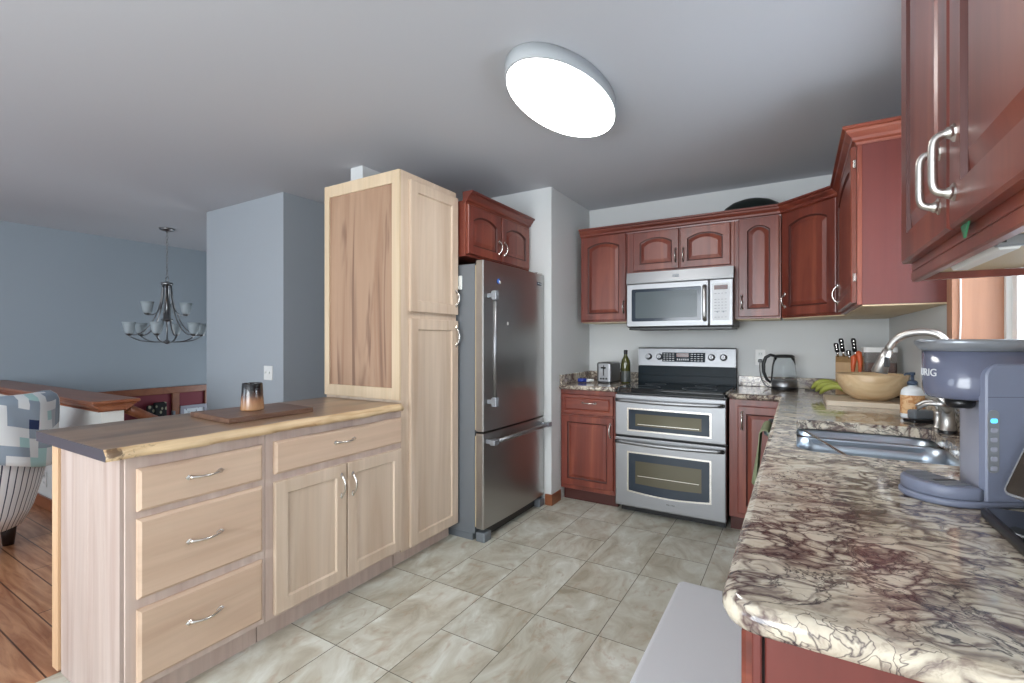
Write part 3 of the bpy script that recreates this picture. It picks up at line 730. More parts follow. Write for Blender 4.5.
def oven_door(z0, z1, wz0, wz1, bowed, hz, name):
    bm = B(); y = -0.002
    n = 16; pts = []
    drop = 0.0
    # outer slab with rounded front edges
    bm2 = B(); box(bm2, (0.003, -0.045, z0), (RW - 0.003, y, z1), 0.008, 3); merge(bm, bm2)
    d = obj(name, bm, 'steel', t)
    def win(x0, x1, a, b, low, yy, th):
        L = []
        m = 14
        p = [(x0 + (x1 - x0) * i / m, a - low * math.sin(PI * i / m)) for i in range(m + 1)] + [(x1, b), (x0, b)]
        q = B(); rings(q, [[(u, yy + th, v) for u, v in p], [(u, yy, v) for u, v in p]], smooth=False)
        return q
    lo = 0.018 if bowed else 0.0
    fr = win(0.092, RW - 0.094, wz0 - 0.012, wz1 + 0.012, lo, -0.0475, 0.006)
    obj('window_trim', fr, 'chrome', d)
    obj('window_border', win(0.104, RW - 0.106, wz0, wz1, lo, -0.0490, 0.006), 'oven_border', d)
    ww = 0.05; hh = (wz1 - wz0) * 0.20
    obj('window', win(0.104 + ww, RW - 0.106 - ww, wz0 + hh, wz1 - hh, lo * 0.4, -0.0500, 0.006), 'oven_glass', d)
    bm = B()
    x0, x1 = 0.022, RW - 0.022
    pts = [(x0 + (x1 - x0) * i / 20, -0.072 - 0.028 * math.sin(PI * i / 20) ** 0.8, hz - 0.004 * math.sin(PI * i / 20)) for i in range(21)]
    tube(bm, pts, 0.0115, 12, flat=(1.15, 0.8))
    for x in (x0 + 0.02, x1 - 0.02): box(bm, (x - 0.014, -0.072, hz - 0.010), (x + 0.014, -0.044, hz + 0.010), 0.003)
    h = obj('handle', bm, 'steel', d)
    bm = B()
    for x in (x0 - 0.004, x1 + 0.004): bm2 = B(); lathe(bm2, [(0.010, -0.006), (0.0125, 0), (0.010, 0.006)], n=14); merge(bm, bm2, Matrix.Translation((x, -0.073, hz)) @ Matrix.Rotation(PI / 2, 4, 'Y'))
    obj('end_cap', bm, 'black', h)
    return d
oven_door(0.572, 0.872, 0.620, 0.765, False, 0.832, 'upper_oven_door')
d = oven_door(0.060, 0.562, 0.182, 0.450, True, 0.532, 'lower_oven_door')
bm = text_bm('MAYTAG', 0.014); bmesh.ops.transform(bm, matrix=Matrix.Translation((RW / 2 + 0.02, -0.0455, 0.118)) @ Matrix.Rotation(PI / 2, 4, 'X'), verts=bm.verts)
obj('badge', bm, 'black', d, label='small dark maker name lettering')
bm = B(); box(bm, (0.17, -0.0515, 0.29), (0.585, -0.0502, 0.294)); box(bm, (0.17, -0.0515, 0.66), (0.585, -0.0502, 0.664)); obj('oven_rack', bm, 'chrome', t)

# ------------------------------------------------------------ microwave
MX, MW, MY = -1.135, 0.758, 3.655
t = thing('microwave', 'stainless over the range microwave mounted under the short cherry wall cabinet', 'microwave', (MX, MY, 0))
bm = B(); box(bm, (0.002, 0.0, 1.362), (MW - 0.002, YB - MY - 0.004, 1.783), 0.003); obj('body', bm, 'cherry_dark' if 0 else 'black', t)
bm = B(); box(bm, (0.01, 0.005, 1.345), (MW - 0.01, 0.33, 1.3615), 0.002)
for k in range(2): box(bm, (0.08 + 0.36 * k, 0.06, 1.341), (0.30 + 0.36 * k, 0.20, 1.346), 0.001)
obj('underside_vent', bm, 'black', t)
bm = B(); prism(bm, [(-0.0005, 1.700), (-0.034, 1.700), (-0.036, 1.708), (-0.026, 1.783), (-0.0005, 1.785)], 0, MW, 'x'); tv = obj('top_grille', bm, 'steel', t)
bm = B(); prism(bm, rrect(-0.024, -0.010, 0.024, 0.010, 0.006), 0, 0.002); bmesh.ops.transform(bm, matrix=Matrix.Translation((0.37, -0.0305, 1.742)) @ Matrix.Rotation(PI / 2 - 0.12, 4, 'X'), verts=bm.verts); bd = obj('badge', bm, 'fridge_side', tv, label='small dark maker emblem')
bm = text_bm('MAYTAG', 0.010); bmesh.ops.transform(bm, matrix=Matrix.Translation((0.37, -0.0328, 1.742)) @ Matrix.Rotation(PI / 2 - 0.12, 4, 'X'), verts=bm.verts); obj('lettering', bm, 'mark', bd)
bm = B(); box(bm, (0.001, -0.036, 1.366), (0.598, -0.0008, 1.697), 0.007, 3); d = obj('door', bm, 'steel', t)
bm = B(); prism(bm, rrect(0.042, 1.408, 0.548, 1.655, 0.012), -0.0375, -0.032, 'y'); obj('window_border', bm, 'oven_border', d)
bm = B(); prism(bm, rrect(0.072, 1.432, 0.520, 1.632, 0.010), -0.0385, -0.034, 'y'); obj('window', bm, 'micro_glass', d)
bm = B(); tube(bm, [(0.572, -0.036, 1.405), (0.572, -0.058, 1.412), (0.572, -0.066, 1.44), (0.572, -0.070, 1.53), (0.572, -0.066, 1.62), (0.572, -0.058, 1.650), (0.572, -0.036, 1.657)], 0.010, 10, flat=(0.8, 1.3)); obj('handle', bm, 'steel_v', d)
bm = B(); box(bm, (0.602, -0.036, 1.366), (MW - 0.001, -0.0008, 1.697), 0.007, 3); cp = obj('control_panel', bm, 'steel', t)
bm = B(); prism(bm, rrect(0.622, 1.405, 0.735, 1.665, 0.012), -0.0375, -0.035, 'y'); kp = obj('keypad', bm, 'mark', cp, label='pale keypad')
bm = B(); box(bm, (0.634, -0.0395, 1.622), (0.722, -0.0372, 1.652)); obj('display', bm, 'display', kp)
bm = B()
for j in range(9):
    if j in (1, 7): continue
    for i in range(4): box(bm, (0.636 + 0.022 * i, -0.0385, 1.425 + 0.021 * j), (0.650 + 0.022 * i, -0.0372, 1.4285 + 0.021 * j))
obj('key_labels', bm, 'fridge_side', kp)
bm = B()
for x in (0.655, 0.695): bm2 = B(); lathe(bm2, [(0.006, 0), (0.006, 0.002)], n=12); merge(bm, bm2, Matrix.Translation((x, -0.0372, 1.465)) @ Matrix.Rotation(PI / 2, 4, 'X'))
obj('button', bm, 'fridge_side', kp)

# ------------------------------------------------------------ refrigerator (front +x)
t = thing('refrigerator', 'tall stainless bottom freezer refrigerator standing beside the pantry cabinet', 'refrigerator', (-1.735, 2.432, 0), R90)
FW = 0.828
bm = B(); box(bm, (0.003, 0.0, 0.045), (FW - 0.003, 0.70, 1.745), 0.004); box(bm, (0.01, 0.02, 0.0), (FW - 0.01, 0.69, 0.045)); obj('body', bm, 'fridge_side', t)
bm = B(); box(bm, (0.01, -0.014, 0.70), (FW - 0.01, -0.0005, 1.735)); box(bm, (0.01, -0.014, 0.09), (FW - 0.01, -0.0005, 0.66)); obj('gasket', bm, 'beige', t)
def fdoor(z0, z1, name):
    bm = B(); n = 12
    poly = [(0.0, -0.014), (0.0, -0.060), (0.006, -0.068)] + [(0.006 + (FW - 0.012) * i / n, -0.068 - 0.012 * math.sin(PI * i / n)) for i in range(1, n)] + [(FW - 0.006, -0.068), (FW, -0.060), (FW, -0.014)]
    poly.reverse()
    prism(bm, poly, z0, z1)
    for f in bm.faces: f.smooth = False
    return obj(name, bm, 'steel_v', t)
def fhandle(d, a, b):
    bm = B(); A, D = Vector(a), Vector(b); u = (D - A).normalized()
    tube(bm, [A, D], 0.0135, 14)
    h = obj('handle', bm, 'steel', d)
    for p in (A + u * 0.012, D - u * 0.012):
        bm = B(); s = Vector((0.017, 0.017, 0.017)); s += Vector((abs(u.x), 0, abs(u.z))) * 0.012
        box(bm, tuple(p - Vector((s.x, 0.018, s.z))), (p.x + s.x, p.y + 0.018, p.z + s.z), 0.004, 2)
        box(bm, (p.x - 0.013, p.y + 0.018, p.z - 0.013), (p.x + 0.013, -0.070, p.z + 0.013), 0.002); obj('bracket', bm, 'lid_grey', h)
du = fdoor(0.692, 1.762, 'upper_door'); fhandle(du, (0.052, -0.122, 0.865), (0.052, -0.122, 1.555))
dl = fdoor(0.085, 0.680, 'freezer_drawer'); fhandle(dl, (0.03, -0.125, 0.628), (FW - 0.03, -0.125, 0.628))
for xx in (0.005, FW - 0.085): bm = B(); box(bm, (xx, -0.074, 0.0), (xx + 0.08, -0.005, 0.060), 0.008, 2); obj('foot', bm, 'fridge_side', t)
bm = B(); box(bm, (0.09, -0.030, 0.008), (FW - 0.09, -0.004, 0.070), 0.002); obj('kick_grille', bm, 'black', t)
bm = B(); box(bm, (FW - 0.09, -0.06, 1.7635), (FW - 0.01, 0.05, 1.778), 0.005, 2); obj('hinge_cap', bm, 'chrome', t)
bm = B(); box(bm, (0.705, -0.0785, 1.675), (0.765, -0.072, 1.700), 0.001); bd = obj('badge', bm, 'oven_border', du, label='dark maker badge')
bm = text_bm('MAYTAG', 0.013); bmesh.ops.transform(bm, matrix=Matrix.Translation((0.735, -0.079, 1.6875)) @ Matrix.Rotation(PI / 2, 4, 'X'), verts=bm.verts); obj('lettering', bm, 'mark', bd)
M['magnet_blue'] = newmat('blue magnet', srgb(40, 92, 180), 0.3)
def disk_x(r, th): bm = B(); lathe(bm, [(r, 0), (r, th * 0.6), (r * 0.8, th)], n=20); bmesh.ops.transform(bm, matrix=Matrix.Rotation(PI / 2, 4, 'Y'), verts=bm.verts); return bm
o = thing('fridge_magnet', 'round blue and white magnet on the upper refrigerator door', 'magnet', (-1.6595, 2.598, 1.645))
obj('disc', disk_x(0.017, 0.005), 'magnet_blue', o); bm = disk_x(0.009, 0.002); bmesh.ops.translate(bm, vec=(0.0051, 0.006, -0.004), verts=bm.verts); obj('mark', bm, 'white', o)
bm = B(); box(bm, (0, -0.008, -0.011), (0.004, 0.008, 0.011), 0.002); o = obj('fridge_magnet', bm, 'white', loc=(-1.6575, 2.708, 1.375)); tag(o, 'tiny white magnet in the middle of the refrigerator door', 'magnet')
bm = B(); box(bm, (-0.028, -0.010, -0.045), (0.0, 0.0, 0.045), 0.008, 2); tube(bm, [(-0.014, -0.008, -0.03), (-0.014, -0.02, -0.04), (-0.014, -0.024, -0.025)], 0.004, 8)
tag(obj('adhesive_hook', bm, 'offwhite', loc=(-1.828, 2.434, 1.63)), 'cream plastic hook stuck on the grey side of the refrigerator', 'hook')

# ------------------------------------------------------------ ceiling light
M['rim_grey'] = newmat('light grey rim', srgb(176, 180, 182), 0.5)
M['lamp'] = newmat('glowing diffuser', (1, 1, 1, 1), 0.5, Emission_Color=(1, 0.985, 0.95, 1), Emission_Strength=12.0)
t = thing('ceiling_light', 'large oval flush ceiling light glowing white above the kitchen floor', 'ceiling light', (-0.944, 2.058, 0))
bm = B(); e = lambda k, z: [(0.2085 * k * math.cos(2 * PI * i / 64), 0.420 * k * math.sin(2 * PI * i / 64), z) for i in range(64)]
rings(bm, [e(1.0, CE - 0.001), e(1.0, 2.386), e(0.995, 2.380), e(0.975, 2.380), e(0.97, 2.386)], True, False)
obj('rim', bm, 'rim_grey', t)
bm = B(); rings(bm, [e(0.972, 2.392), e(0.972, 2.3815), e(0.96, 2.380)]); obj('diffuser', bm, 'lamp', t)

# ------------------------------------------------------------ countertop things
# toaster
t = thing('toaster', 'small stainless two slice toaster on the left granite counter', 'toaster', (-1.352, 3.83, 0.9158), math.radians(-2))
bm = B(); prof = rrect(-0.062, 0.012, 0.062, 0.170, 0.03, 6)
bm2 = B(); prism(bm2, rrect(-0.065, -0.11, 0.065, 0.11, 0.022, 5), 0.012, 0.158)
merge(bm, bm2); rings(bm, [[(p[0], p[1], 0.158) for p in rrect(-0.065, -0.11, 0.065, 0.11, 0.022, 5)], [(p[0], p[1], 0.167) for p in rrect(-0.056, -0.101, 0.056, 0.101, 0.018, 5)]], False, True)
bd = obj('body', bm, 'steel', t)
bm = B(); prism(bm, rrect(-0.060, -0.105, 0.060, 0.105, 0.02, 5), 0.0, 0.0118)
obj('base', bm, 'black', t)
bm = B()
for x in (-0.026, 0.026): box(bm, (x - 0.013, -0.075, 0.1655), (x + 0.013, 0.075, 0.1680))
obj('slot', bm, 'black', bd)
bm = B(); box(bm, (-0.004, -0.1115, 0.06), (0.004, -0.1095, 0.145)); box(bm, (-0.020, -0.128, 0.118), (0.020, -0.1115, 0.130), 0.003); obj('lever', bm, 'black', t)
for x in (-0.024, 0.0, 0.024):
    bm = B(); bm2 = B(); lathe(bm2, [(0.008, 0), (0.007, 0.006)], n=12); merge(bm, bm2, Matrix.Translation((x, -0.1105, 0.035)) @ Matrix.Rotation(PI / 2, 4, 'X')); obj('button', bm, 'black', t)
bm = B(); tube(bm, bez((0.03, 0.105, 0.05), (0.10, 0.16, 0.19), (0.12, 0.15, 0.20), (0.125, 0.14, 0.004), 14), 0.003, 6); obj('cord', bm, 'black', t)
# wine bottle
M['green_glass'] = newmat('dark olive glass', srgb(72, 74, 34), 0.08, Coat_Weight=0.5)
M['label_dark'] = newmat('dark bottle label', srgb(70, 74, 72), 0.35)
t = thing('oil_bottle', 'dark green glass bottle with black cap beside the oven', 'bottle', (-1.197, 3.80, 0.9158))
bm = B(); lathe(bm, [(0.034, 0), (0.038, 0.004), (0.038, 0.165), (0.033, 0.190), (0.018, 0.215), (0.014, 0.228), (0.014, 0.248)], n=24); obj('body', bm, 'green_glass', t)
bm = B(); lathe(bm, [(0.0385, 0.012), (0.0385, 0.10)], n=24, cap0=False, cap1=False); obj('label', bm, 'label_dark', t)
bm = B(); lathe(bm, [(0.0145, 0.236), (0.0155, 0.238), (0.0155, 0.268), (0.013, 0.270)], n=18); obj('cap', bm, 'black', t)
# blue tube
M['blue'] = newmat('blue plastic', srgb(34, 60, 150), 0.35)
t = thing('plastic_tube', 'blue and white plastic tube lying beside the toaster on the left counter', 'tube', (-1.50, 3.68, 0.934), math.radians(20))
bm = B(); tube(bm, [(-0.06, 0, 0), (0.01, 0, 0)], [0.016, 0.017], 12); obj('barrel', bm, 'blue', t)
bm = B(); tube(bm, [(0.0105, 0, 0), (0.07, 0, 0.002)], [0.013, 0.010], 12); obj('tip', bm, 'white', t)

# outlet + kettle
def outlet(name, label, loc, rz, kind='outlet'):
    t = thing(name, label, 'outlet' if kind == 'outlet' else 'light switch', loc, rz)
    wd = 0.036 if kind == 'outlet' else 0.058
    bm = B(); box(bm, (-wd, -0.006, -0.058), (wd, 0, 0.058), 0.003, 2); obj('cover_plate', bm, 'white', t)
    if kind == 'outlet':
        for z in (-0.026, 0.026):
            bm = B(); prism(bm, rrect(-0.016, z - 0.014, 0.016, z + 0.014, 0.006), -0.0085, -0.006, 'y'); r_ = obj('receptacle', bm, 'offwhite', t)
            bm = B(); box(bm, (-0.008, -0.0092, z - 0.004), (-0.006, -0.0084, z + 0.006)); box(bm, (0.006, -0.0092, z - 0.004), (0.008, -0.0084, z + 0.006)); obj('slot', bm, 'black', r_)
    else:
        for x in (-0.024, 0.024):
            bm = B(); box(bm, (x - 0.005, -0.016, -0.006), (x + 0.005, -0.006, 0.012), 0.002); obj('toggle', bm, 'offwhite', t)
    return t
outlet('wall_outlet', 'white wall outlet behind the glass kettle', (-0.235, YB - 0.0005, 1.135), 0)
outlet('light_switch', 'white double light switch plate on the pale column wall', (-3.68, 2.2895, 1.0), 0, 'switch')
outlet('wall_outlet', 'white wall outlet low on the half wall behind the striped armchair', (-4.86, 1.259, 0.22), 0)
bm = B(); tube(bm, [(-4.86, 1.243, 0.246), (-4.86, 1.20, 0.25), (-4.84, 1.16, 0.34), (-4.83, 1.13, 0.40), (-4.80, 1.10, 0.30), (-4.84, 1.10, 0.12), (-4.95, 1.10, 0.010)], 0.006, 8)
tag(obj('power_cord', bm, 'black'), 'black power cord looping out of the outlet behind the armchair', 'cord')

M['clear'] = newmat('clear glass', (0.94, 0.96, 0.97, 1), 0.02, Transmission_Weight=1.0, IOR=1.15)
t = thing('electric_kettle', 'clear glass electric kettle with black handle on the corner granite counter', 'kettle', (-0.075, 3.86, 0.9158))
bm = B(); lathe(bm, [(0.080, 0), (0.084, 0.004), (0.084, 0.016), (0.078, 0.020)], n=32); obj('base', bm, 'black', t)
bm = B(); lathe(bm, [(0.078, 0.0205), (0.079, 0.024), (0.078, 0.066)], n=32); obj('heating_band', bm, 'steel', t)
bm = B(); lathe(bm, [(0.0775, 0.0665), (0.076, 0.10), (0.070, 0.17), (0.064, 0.225), (0.060, 0.225), (0.066, 0.17), (0.072, 0.10), (0.073, 0.070)], n=32, cap0=False, cap1=False); obj('glass_body', bm, 'clear', t)
bm = B(); lathe(bm, [(0.064, 0.2255), (0.064, 0.236), (0.050, 0.246), (0.01, 0.248)], n=32); obj('lid', bm, 'black', t)
bm = B(); tube(bm, [(-0.055, 0, 0.236), (-0.085, 0, 0.243), (-0.115, 0, 0.225), (-0.130, 0, 0.180), (-0.128, 0, 0.120), (-0.110, 0, 0.070), (-0.083, 0, 0.045)], [0.010, 0.011, 0.012, 0.012, 0.011, 0.010, 0.009], 10, flat=(1, 1.3)); obj('handle', bm, 'black', t)
bm = B(); tube(bm, [(-0.058, 0, 0.232), (-0.071, 0, 0.16), (-0.079, 0, 0.05)], 0.006, 8); obj('strap', bm, 'black', t)
bm = B(); box(bm, (-0.250, YB - 0.032, 1.098), (-0.222, YB - 0.0098, 1.122), 0.004)
tube(bm, bez((-0.236, YB - 0.035, 1.10), (-0.24, YB - 0.075, 1.0), (-0.22, YB - 0.08, 0.93), (-0.163, 3.90, 0.923), 16), 0.0035, 8)
tag(obj('kettle_cord', bm, 'black'), 'black plug and cord running from the wall outlet down to the kettle', 'cord')
bm = B(); tube(bm, [(0.05, 3.88, 0.9195), (0.10, 3.86, 0.9195), (0.16, 3.88, 0.9195)], 0.0035, 8); tag(obj('loose_cord', bm, 'black'), 'short black cord end lying right of the kettle', 'cord')

# cutting board, bowl and surroundings in the corner
M['board'] = wood('pale maple board', srgb(220, 206, 184), srgb(208, 190, 166), axis='x', scale=0.9, rough=0.55)
bm = B(); prism(bm, rrect(0.135, 3.03, 0.508, 3.36, 0.012), 0.9158, 0.941); tag(obj('cutting_board', bm, 'board'), 'pale wooden cutting board under the wooden bowl', 'cutting board')
M['bamboo'] = wood('turned bamboo bowl', srgb(226, 204, 166), srgb(212, 184, 144), srgb(190, 156, 116), axis='x', scale=0.9, rough=0.4, coat=0.2)
bm = B(); c = (0.345, 3.19, 0.9415)
lathe(bm, [(0.062, 0), (0.080, 0.006), (0.122, 0.035), (0.148, 0.080), (0.160, 0.136), (0.156, 0.140), (0.151, 0.136), (0.140, 0.085), (0.112, 0.042), (0.07, 0.018), (0.02, 0.014)], c, 48)
tag(obj('wooden_bowl', bm, 'bamboo'), 'large turned wooden bowl on the pale cutting board', 'bowl')
M['banana'] = newmat('green banana skin', srgb(158, 164, 76), 0.5)
for k in range(3):
    bm = B(); yy = 3.395 + 0.048 * k; xx = 0.122 - 0.020 * k
    P = bez((0, 0, 0.026 + 0.010 * k), (0.05, -0.03, 0.10 + 0.012 * k), (0.13, -0.02, 0.095), (0.185, 0.03, 0.021), 12)
    tube(bm, P, [0.007, 0.013, 0.018, 0.0195, 0.0195, 0.0195, 0.0195, 0.0195, 0.019, 0.0175, 0.014, 0.009, 0.005], 8)
    o = obj('banana', bm, 'banana', loc=(xx, yy, 0.9165 + (0.0 if k != 1 else 0.0)), rotz=math.radians(-22 + 4 * k))
    tag(o, ['front green banana of the bunch left of the bowl', 'middle green banana of the bunch left of the bowl', 'rear green banana of the bunch left of the bowl'][k], 'banana', 'bananas beside the bowl')
# knife block with knives
M['block'] = wood('knife block wood', srgb(196, 160, 114), srgb(176, 138, 94), scale=1.0, rough=0.5)
t = thing('knife_block', 'slanted wooden knife block behind the wooden bowl', 'knife block', (0.282, 3.80, 0.9158), math.radians(-4))
bm = B(); prism(bm, [(-0.09, 0), (0.08, 0), (0.08, 0.06), (-0.02, 0.245), (-0.10, 0.205)], -0.06, 0.06, 'x'); obj('block', bm, 'block', t)
kn = [(-0.050, 0.235, 0.085), (-0.020, 0.238, 0.115), (0.042, 0.238, 0.115), (0.012, 0.215, 0.055)]
lb = ['shortest black handled knife at the left edge of the knife block', 'long black handled knife next to the leftmost one in the knife block', 'black handled knife at the right side of the knife block', 'low black handled knife in the middle of the knife block']
for (kx, kz, L), s in zip(kn, lb):
    k = thing('kitchen_knife', s, 'knife', (0.282 + kx, 3.745, 0.9158 + kz + 0.004), math.radians(-4), 'knives in the block')
    dirv = Vector((-0.12 if kx < 0.02 else -0.10, -0.45, 0.88)).normalized()
    bm = B(); a = Vector((0, 0, 0.0)); tube(bm, [a, a + dirv * 0.035], 0.0035, 6, flat=(0.4, 2.2)); obj('bolster', bm, 'chrome', k)
    bm = B(); p = [a + dirv * (0.035 + (L - 0.02) * q) for q in (0, 0.1, 0.5, 0.85, 1.0)]
    tube(bm, p, [0.008, 0.010, 0.009, 0.011, 0.008], 10, flat=(0.8, 1.35)); h = obj('handle', bm, 'black', k)
    bm = B()
    for q in (0.35, 0.6, 0.85):
        pp = a + dirv * (0.035 + (L - 0.02) * q); bm2 = B(); lathe(bm2, [(0.0025, 0), (0.0025, 0.0012)], n=8); merge(bm, bm2, Matrix.Translation(pp + Vector((0, -0.0100, -0.002))) @ Matrix.Rotation(PI / 2, 4, 'X'))
    obj('rivet', bm, 'chrome', h)
# canister
M['canister'] = newmat('tinted clear plastic', srgb(196, 190, 188), 0.08, Transmission_Weight=0.85, IOR=1.2)
M['cereal'] = newmat('reddish brown dry food', srgb(128, 84, 66), 0.8)
t = thing('food_canister', 'square clear food canister with white lid behind the bowl', 'canister', (0.425, 3.575, 0.9158))
bm = B(); prism(bm, rrect(-0.078, -0.06, 0.078, 0.06, 0.018), 0.0, 0.275); obj('body', bm, 'canister', t)
bm = B(); prism(bm, rrect(-0.072, -0.054, 0.072, 0.054, 0.016), 0.004, 0.21); obj('contents', bm, 'cereal', t)
bm = B(); prism(bm, rrect(-0.082, -0.064, 0.082, 0.064, 0.020), 0.2755, 0.305); obj('lid', bm, 'white', t)
M['orange'] = newmat('orange plastic', srgb(204, 92, 48), 0.45)
for k, (x, h) in enumerate(((0.292, 0.275), (0.327, 0.30))):
    bm = B(); L = 0.30
    tube(bm, [(0, 0, 0), (0.0, 0.0, 0.14), (0.002, 0, h - 0.08), (0.006 * (1 - 2 * k), 0, h - 0.03), (0, 0, h - 0.02)], [0.006, 0.007, 0.013, 0.016, 0.010], 10)
    tag(obj('utensil_handle', bm, 'orange', loc=(x, 3.53, 0.9160)), ['left one of two upright orange handles behind the bowl', 'right one of two upright orange handles behind the bowl'][k], 'utensil', 'orange handles behind the bowl')

# soap bottle
M['soap_label'] = newmat('peach paper label', srgb(214, 168, 116), 0.6)
nn = N(M['soap_label']); tt = nn.noise(nn.coord(), 45, 4, 1.0); nn.l(nn.ramp(tt.outputs[0], [(0.42, srgb(196, 136, 86)), (0.55, srgb(222, 182, 134))]), nn.b.inputs['Base Color'])
M['pump_blue'] = newmat('slate blue pump', srgb(58, 72, 92), 0.4)
M['bottle_white'] = newmat('milky white bottle', srgb(224, 228, 230), 0.3)
t = thing('soap_dispenser', 'white pump soap bottle with orange label behind the sink', 'soap bottle', (0.440, 2.715, 0.9158), YAW)
bm = B(); lathe(bm, [(0.040, 0), (0.045, 0.005), (0.0455, 0.012), (0.0455, 0.105), (0.043, 0.122), (0.032, 0.136), (0.017, 0.141), (0.016, 0.146)], n=32, sy=0.8); obj('bottle', bm, 'bottle_white', t)
bm = B(); lathe(bm, [(0.0463, 0.022), (0.0463, 0.103)], n=32, cap0=False, cap1=False, sy=0.805); obj('label', bm, 'soap_label', t)
bm = B(); lathe(bm, [(0.019, 0.1465), (0.019, 0.160), (0.013, 0.166), (0.006, 0.168), (0.0055, 0.190), (0.010, 0.192), (0.010, 0.202), (0.004, 0.204)], n=20); tube(bm, [(0, 0, 0.197), (-0.030, 0, 0.196), (-0.036, 0, 0.190)], [0.006, 0.005, 0.004], 8); obj('pump', bm, 'pump_blue', t)

# faucet
t = thing('faucet', 'satin nickel gooseneck pull down faucet standing behind the sink', 'faucet', (0.4785, 2.335, 0.9158))
bm = B(); lathe(bm, [(0.026, 0), (0.027, 0.006), (0.022, 0.010), (0.021, 0.075), (0.024, 0.080), (0.022, 0.10), (0.014, 0.112)], n=24); obj('base', bm, 'nickel', t)
bm = B(); lathe(bm, [(0.0275, 0.0), (0.0275, 0.012)], n=24, cap0=False, cap1=False); obj('collar', bm, 'black', t)
N_ = bez((0.0, 0.0, 0.10), (0.012, 0.02, 0.28), (0.03, 0.03, 0.372), (-0.055, 0.05, 0.376), 12) + bez((-0.055, 0.05, 0.376), (-0.115, 0.075, 0.378), (-0.145, 0.09, 0.35), (-0.160, 0.10, 0.305), 10)[1:]
bm = B(); tube(bm, N_, 0.0145, 14); obj('gooseneck', bm, 'nickel', t)
bm = B(); tube(bm, [(-0.160, 0.10, 0.304), (-0.172, 0.105, 0.270), (-0.187, 0.112, 0.216), (-0.188, 0.112, 0.210)], [0.018, 0.021, 0.029, 0.025], 18); sh = obj('spray_head', bm, 'nickel', t)
bm = B(); box(bm, (-0.176, 0.074, 0.236), (-0.158, 0.0835, 0.276), 0.004, 2); obj('spray_button', bm, 'black', sh)
bm = B(); tube(bm, bez((-0.004, -0.02, 0.085), (-0.02, -0.05, 0.11), (-0.06, -0.04, 0.125), (-0.085, -0.01, 0.085), 10), [0.014, 0.013, 0.011, 0.009, 0.008, 0.0075, 0.007, 0.007, 0.007, 0.007, 0.007], 10)
tube(bm, [(-0.002, -0.005, 0.105), (-0.03, 0.03, 0.15), (-0.05, 0.06, 0.16)], [0.016, 0.010, 0.006], 10)
obj('lever', bm, 'nickel', t)
bm = B(); t2 = thing('soap_pump', 'small nickel countertop pump with curved spout beside the faucet base', 'soap pump', (0.476, 2.46, 0.9158))
bm = B(); lathe(bm, [(0.018, 0), (0.018, 0.006), (0.012, 0.010), (0.011, 0.055), (0.013, 0.060), (0.009, 0.066)], n=18); obj('base', bm, 'nickel', t2)
bm = B(); tube(bm, bez((0, 0, 0.066), (0.0, 0, 0.11), (-0.035, 0.0, 0.115), (-0.065, 0.01, 0.080), 12), 0.006, 8); obj('spout', bm, 'nickel', t2)
t2 = thing('sponge_caddy', 'grey sponge caddy with black tray between the soap bottle and the faucet', 'caddy', (0.447, 2.60, 0.9158), YAW)
bm = B(); box(bm, (-0.05, -0.03, 0.0), (0.05, 0.03, 0.012), 0.003); obj('tray', bm, 'black', t2)
bm = B(); box(bm, (-0.04, -0.022, 0.0125), (0.04, 0.022, 0.052), 0.008, 2); obj('sponge', bm, 'fridge_side', t2)

# ------------------------------------------------------------ coffee maker, local x along its length (away from its front), y away from camera
M['lav'] = newmat('slate blue plastic', srgb(116, 122, 141), 0.42)
M['lav_dark'] = newmat('darker slate blue glossy shell', srgb(97, 101, 120), 0.2, Coat_Weight=0.4)
M['lav_light'] = newmat('pale slate column', srgb(152, 154, 168), 0.4)
M['glow'] = newmat('lit blue button', srgb(60, 160, 200), 0.4, Emission_Color=(0.1, 0.55, 0.9, 1), Emission_Strength=1.5)
r0, dz0 = 0.865, 1.035
sY, cY = math.sin(YAW), math.cos(YAW)
KL = (r0 * cY - dz0 * sY, r0 * sY + dz0 * cY, 0.9156)
t = thing('coffee_maker', 'slate blue pod coffee maker with a round drip tray on the near granite counter', 'coffee maker', KL, YAW)
hw = 0.078
def dcap(x0, x1, hw_, n=18):   # outline with a half round front, front towards -x
    return [(x0 + hw_ - hw_ * math.cos(a), -hw_ * math.sin(a)) for a in [PI / 2 - PI * k / n for k in range(n + 1)]][::-1] + [(x1, -hw_)][:0] + [(x1, hw_), (x1, -hw_)]
def dout(x0, x1, hw_, n=18):
    """counter-clockwise outline: near side (-y) first, then the back, the far side and round the front"""
    A = [PI / 2 + PI * k / n for k in range(n + 1)]
    return [(x1, -hw_), (x1, hw_)] + [(x0 + hw_ + hw_ * math.cos(a), hw_ * math.sin(a)) for a in A]
def dsolid(bm, x0, x1, hw_, z0, z1, rb=0.004, rt=0.004):
    P = dout(x0, x1, hw_)
    rings(bm, [[(p[0], p[1], z) for p in (outline_offset(P, d) if d else P)] for d, z in ((rb, z0), (0, z0 + rb), (0, z1 - rt), (rt, z1))])
KB = 0.285
bm = B(); dsolid(bm, 0.0, KB, hw, 0, 0.015); obj('base_plate', bm, 'lav', t)
bm = B(); dsolid(bm, 0.004, 0.090, hw - 0.003, 0.0155, 0.041, 0.002, 0.004); tr = obj('drip_tray', bm, 'lav', t)
bm = B()
for k in range(11): box(bm, (0.022 + 0.002 * abs(k - 5), -0.052 + 0.0104 * k - 0.002, 0.0412), (0.086, -0.052 + 0.0104 * k + 0.002, 0.0428))
obj('tray_grid', bm, 'lid_grey', tr)
bm = B(); box(bm, (0.040, -0.022, 0.0430), (0.084, -0.014, 0.0440), 0.0003); obj('tray_slot', bm, 'black', tr)
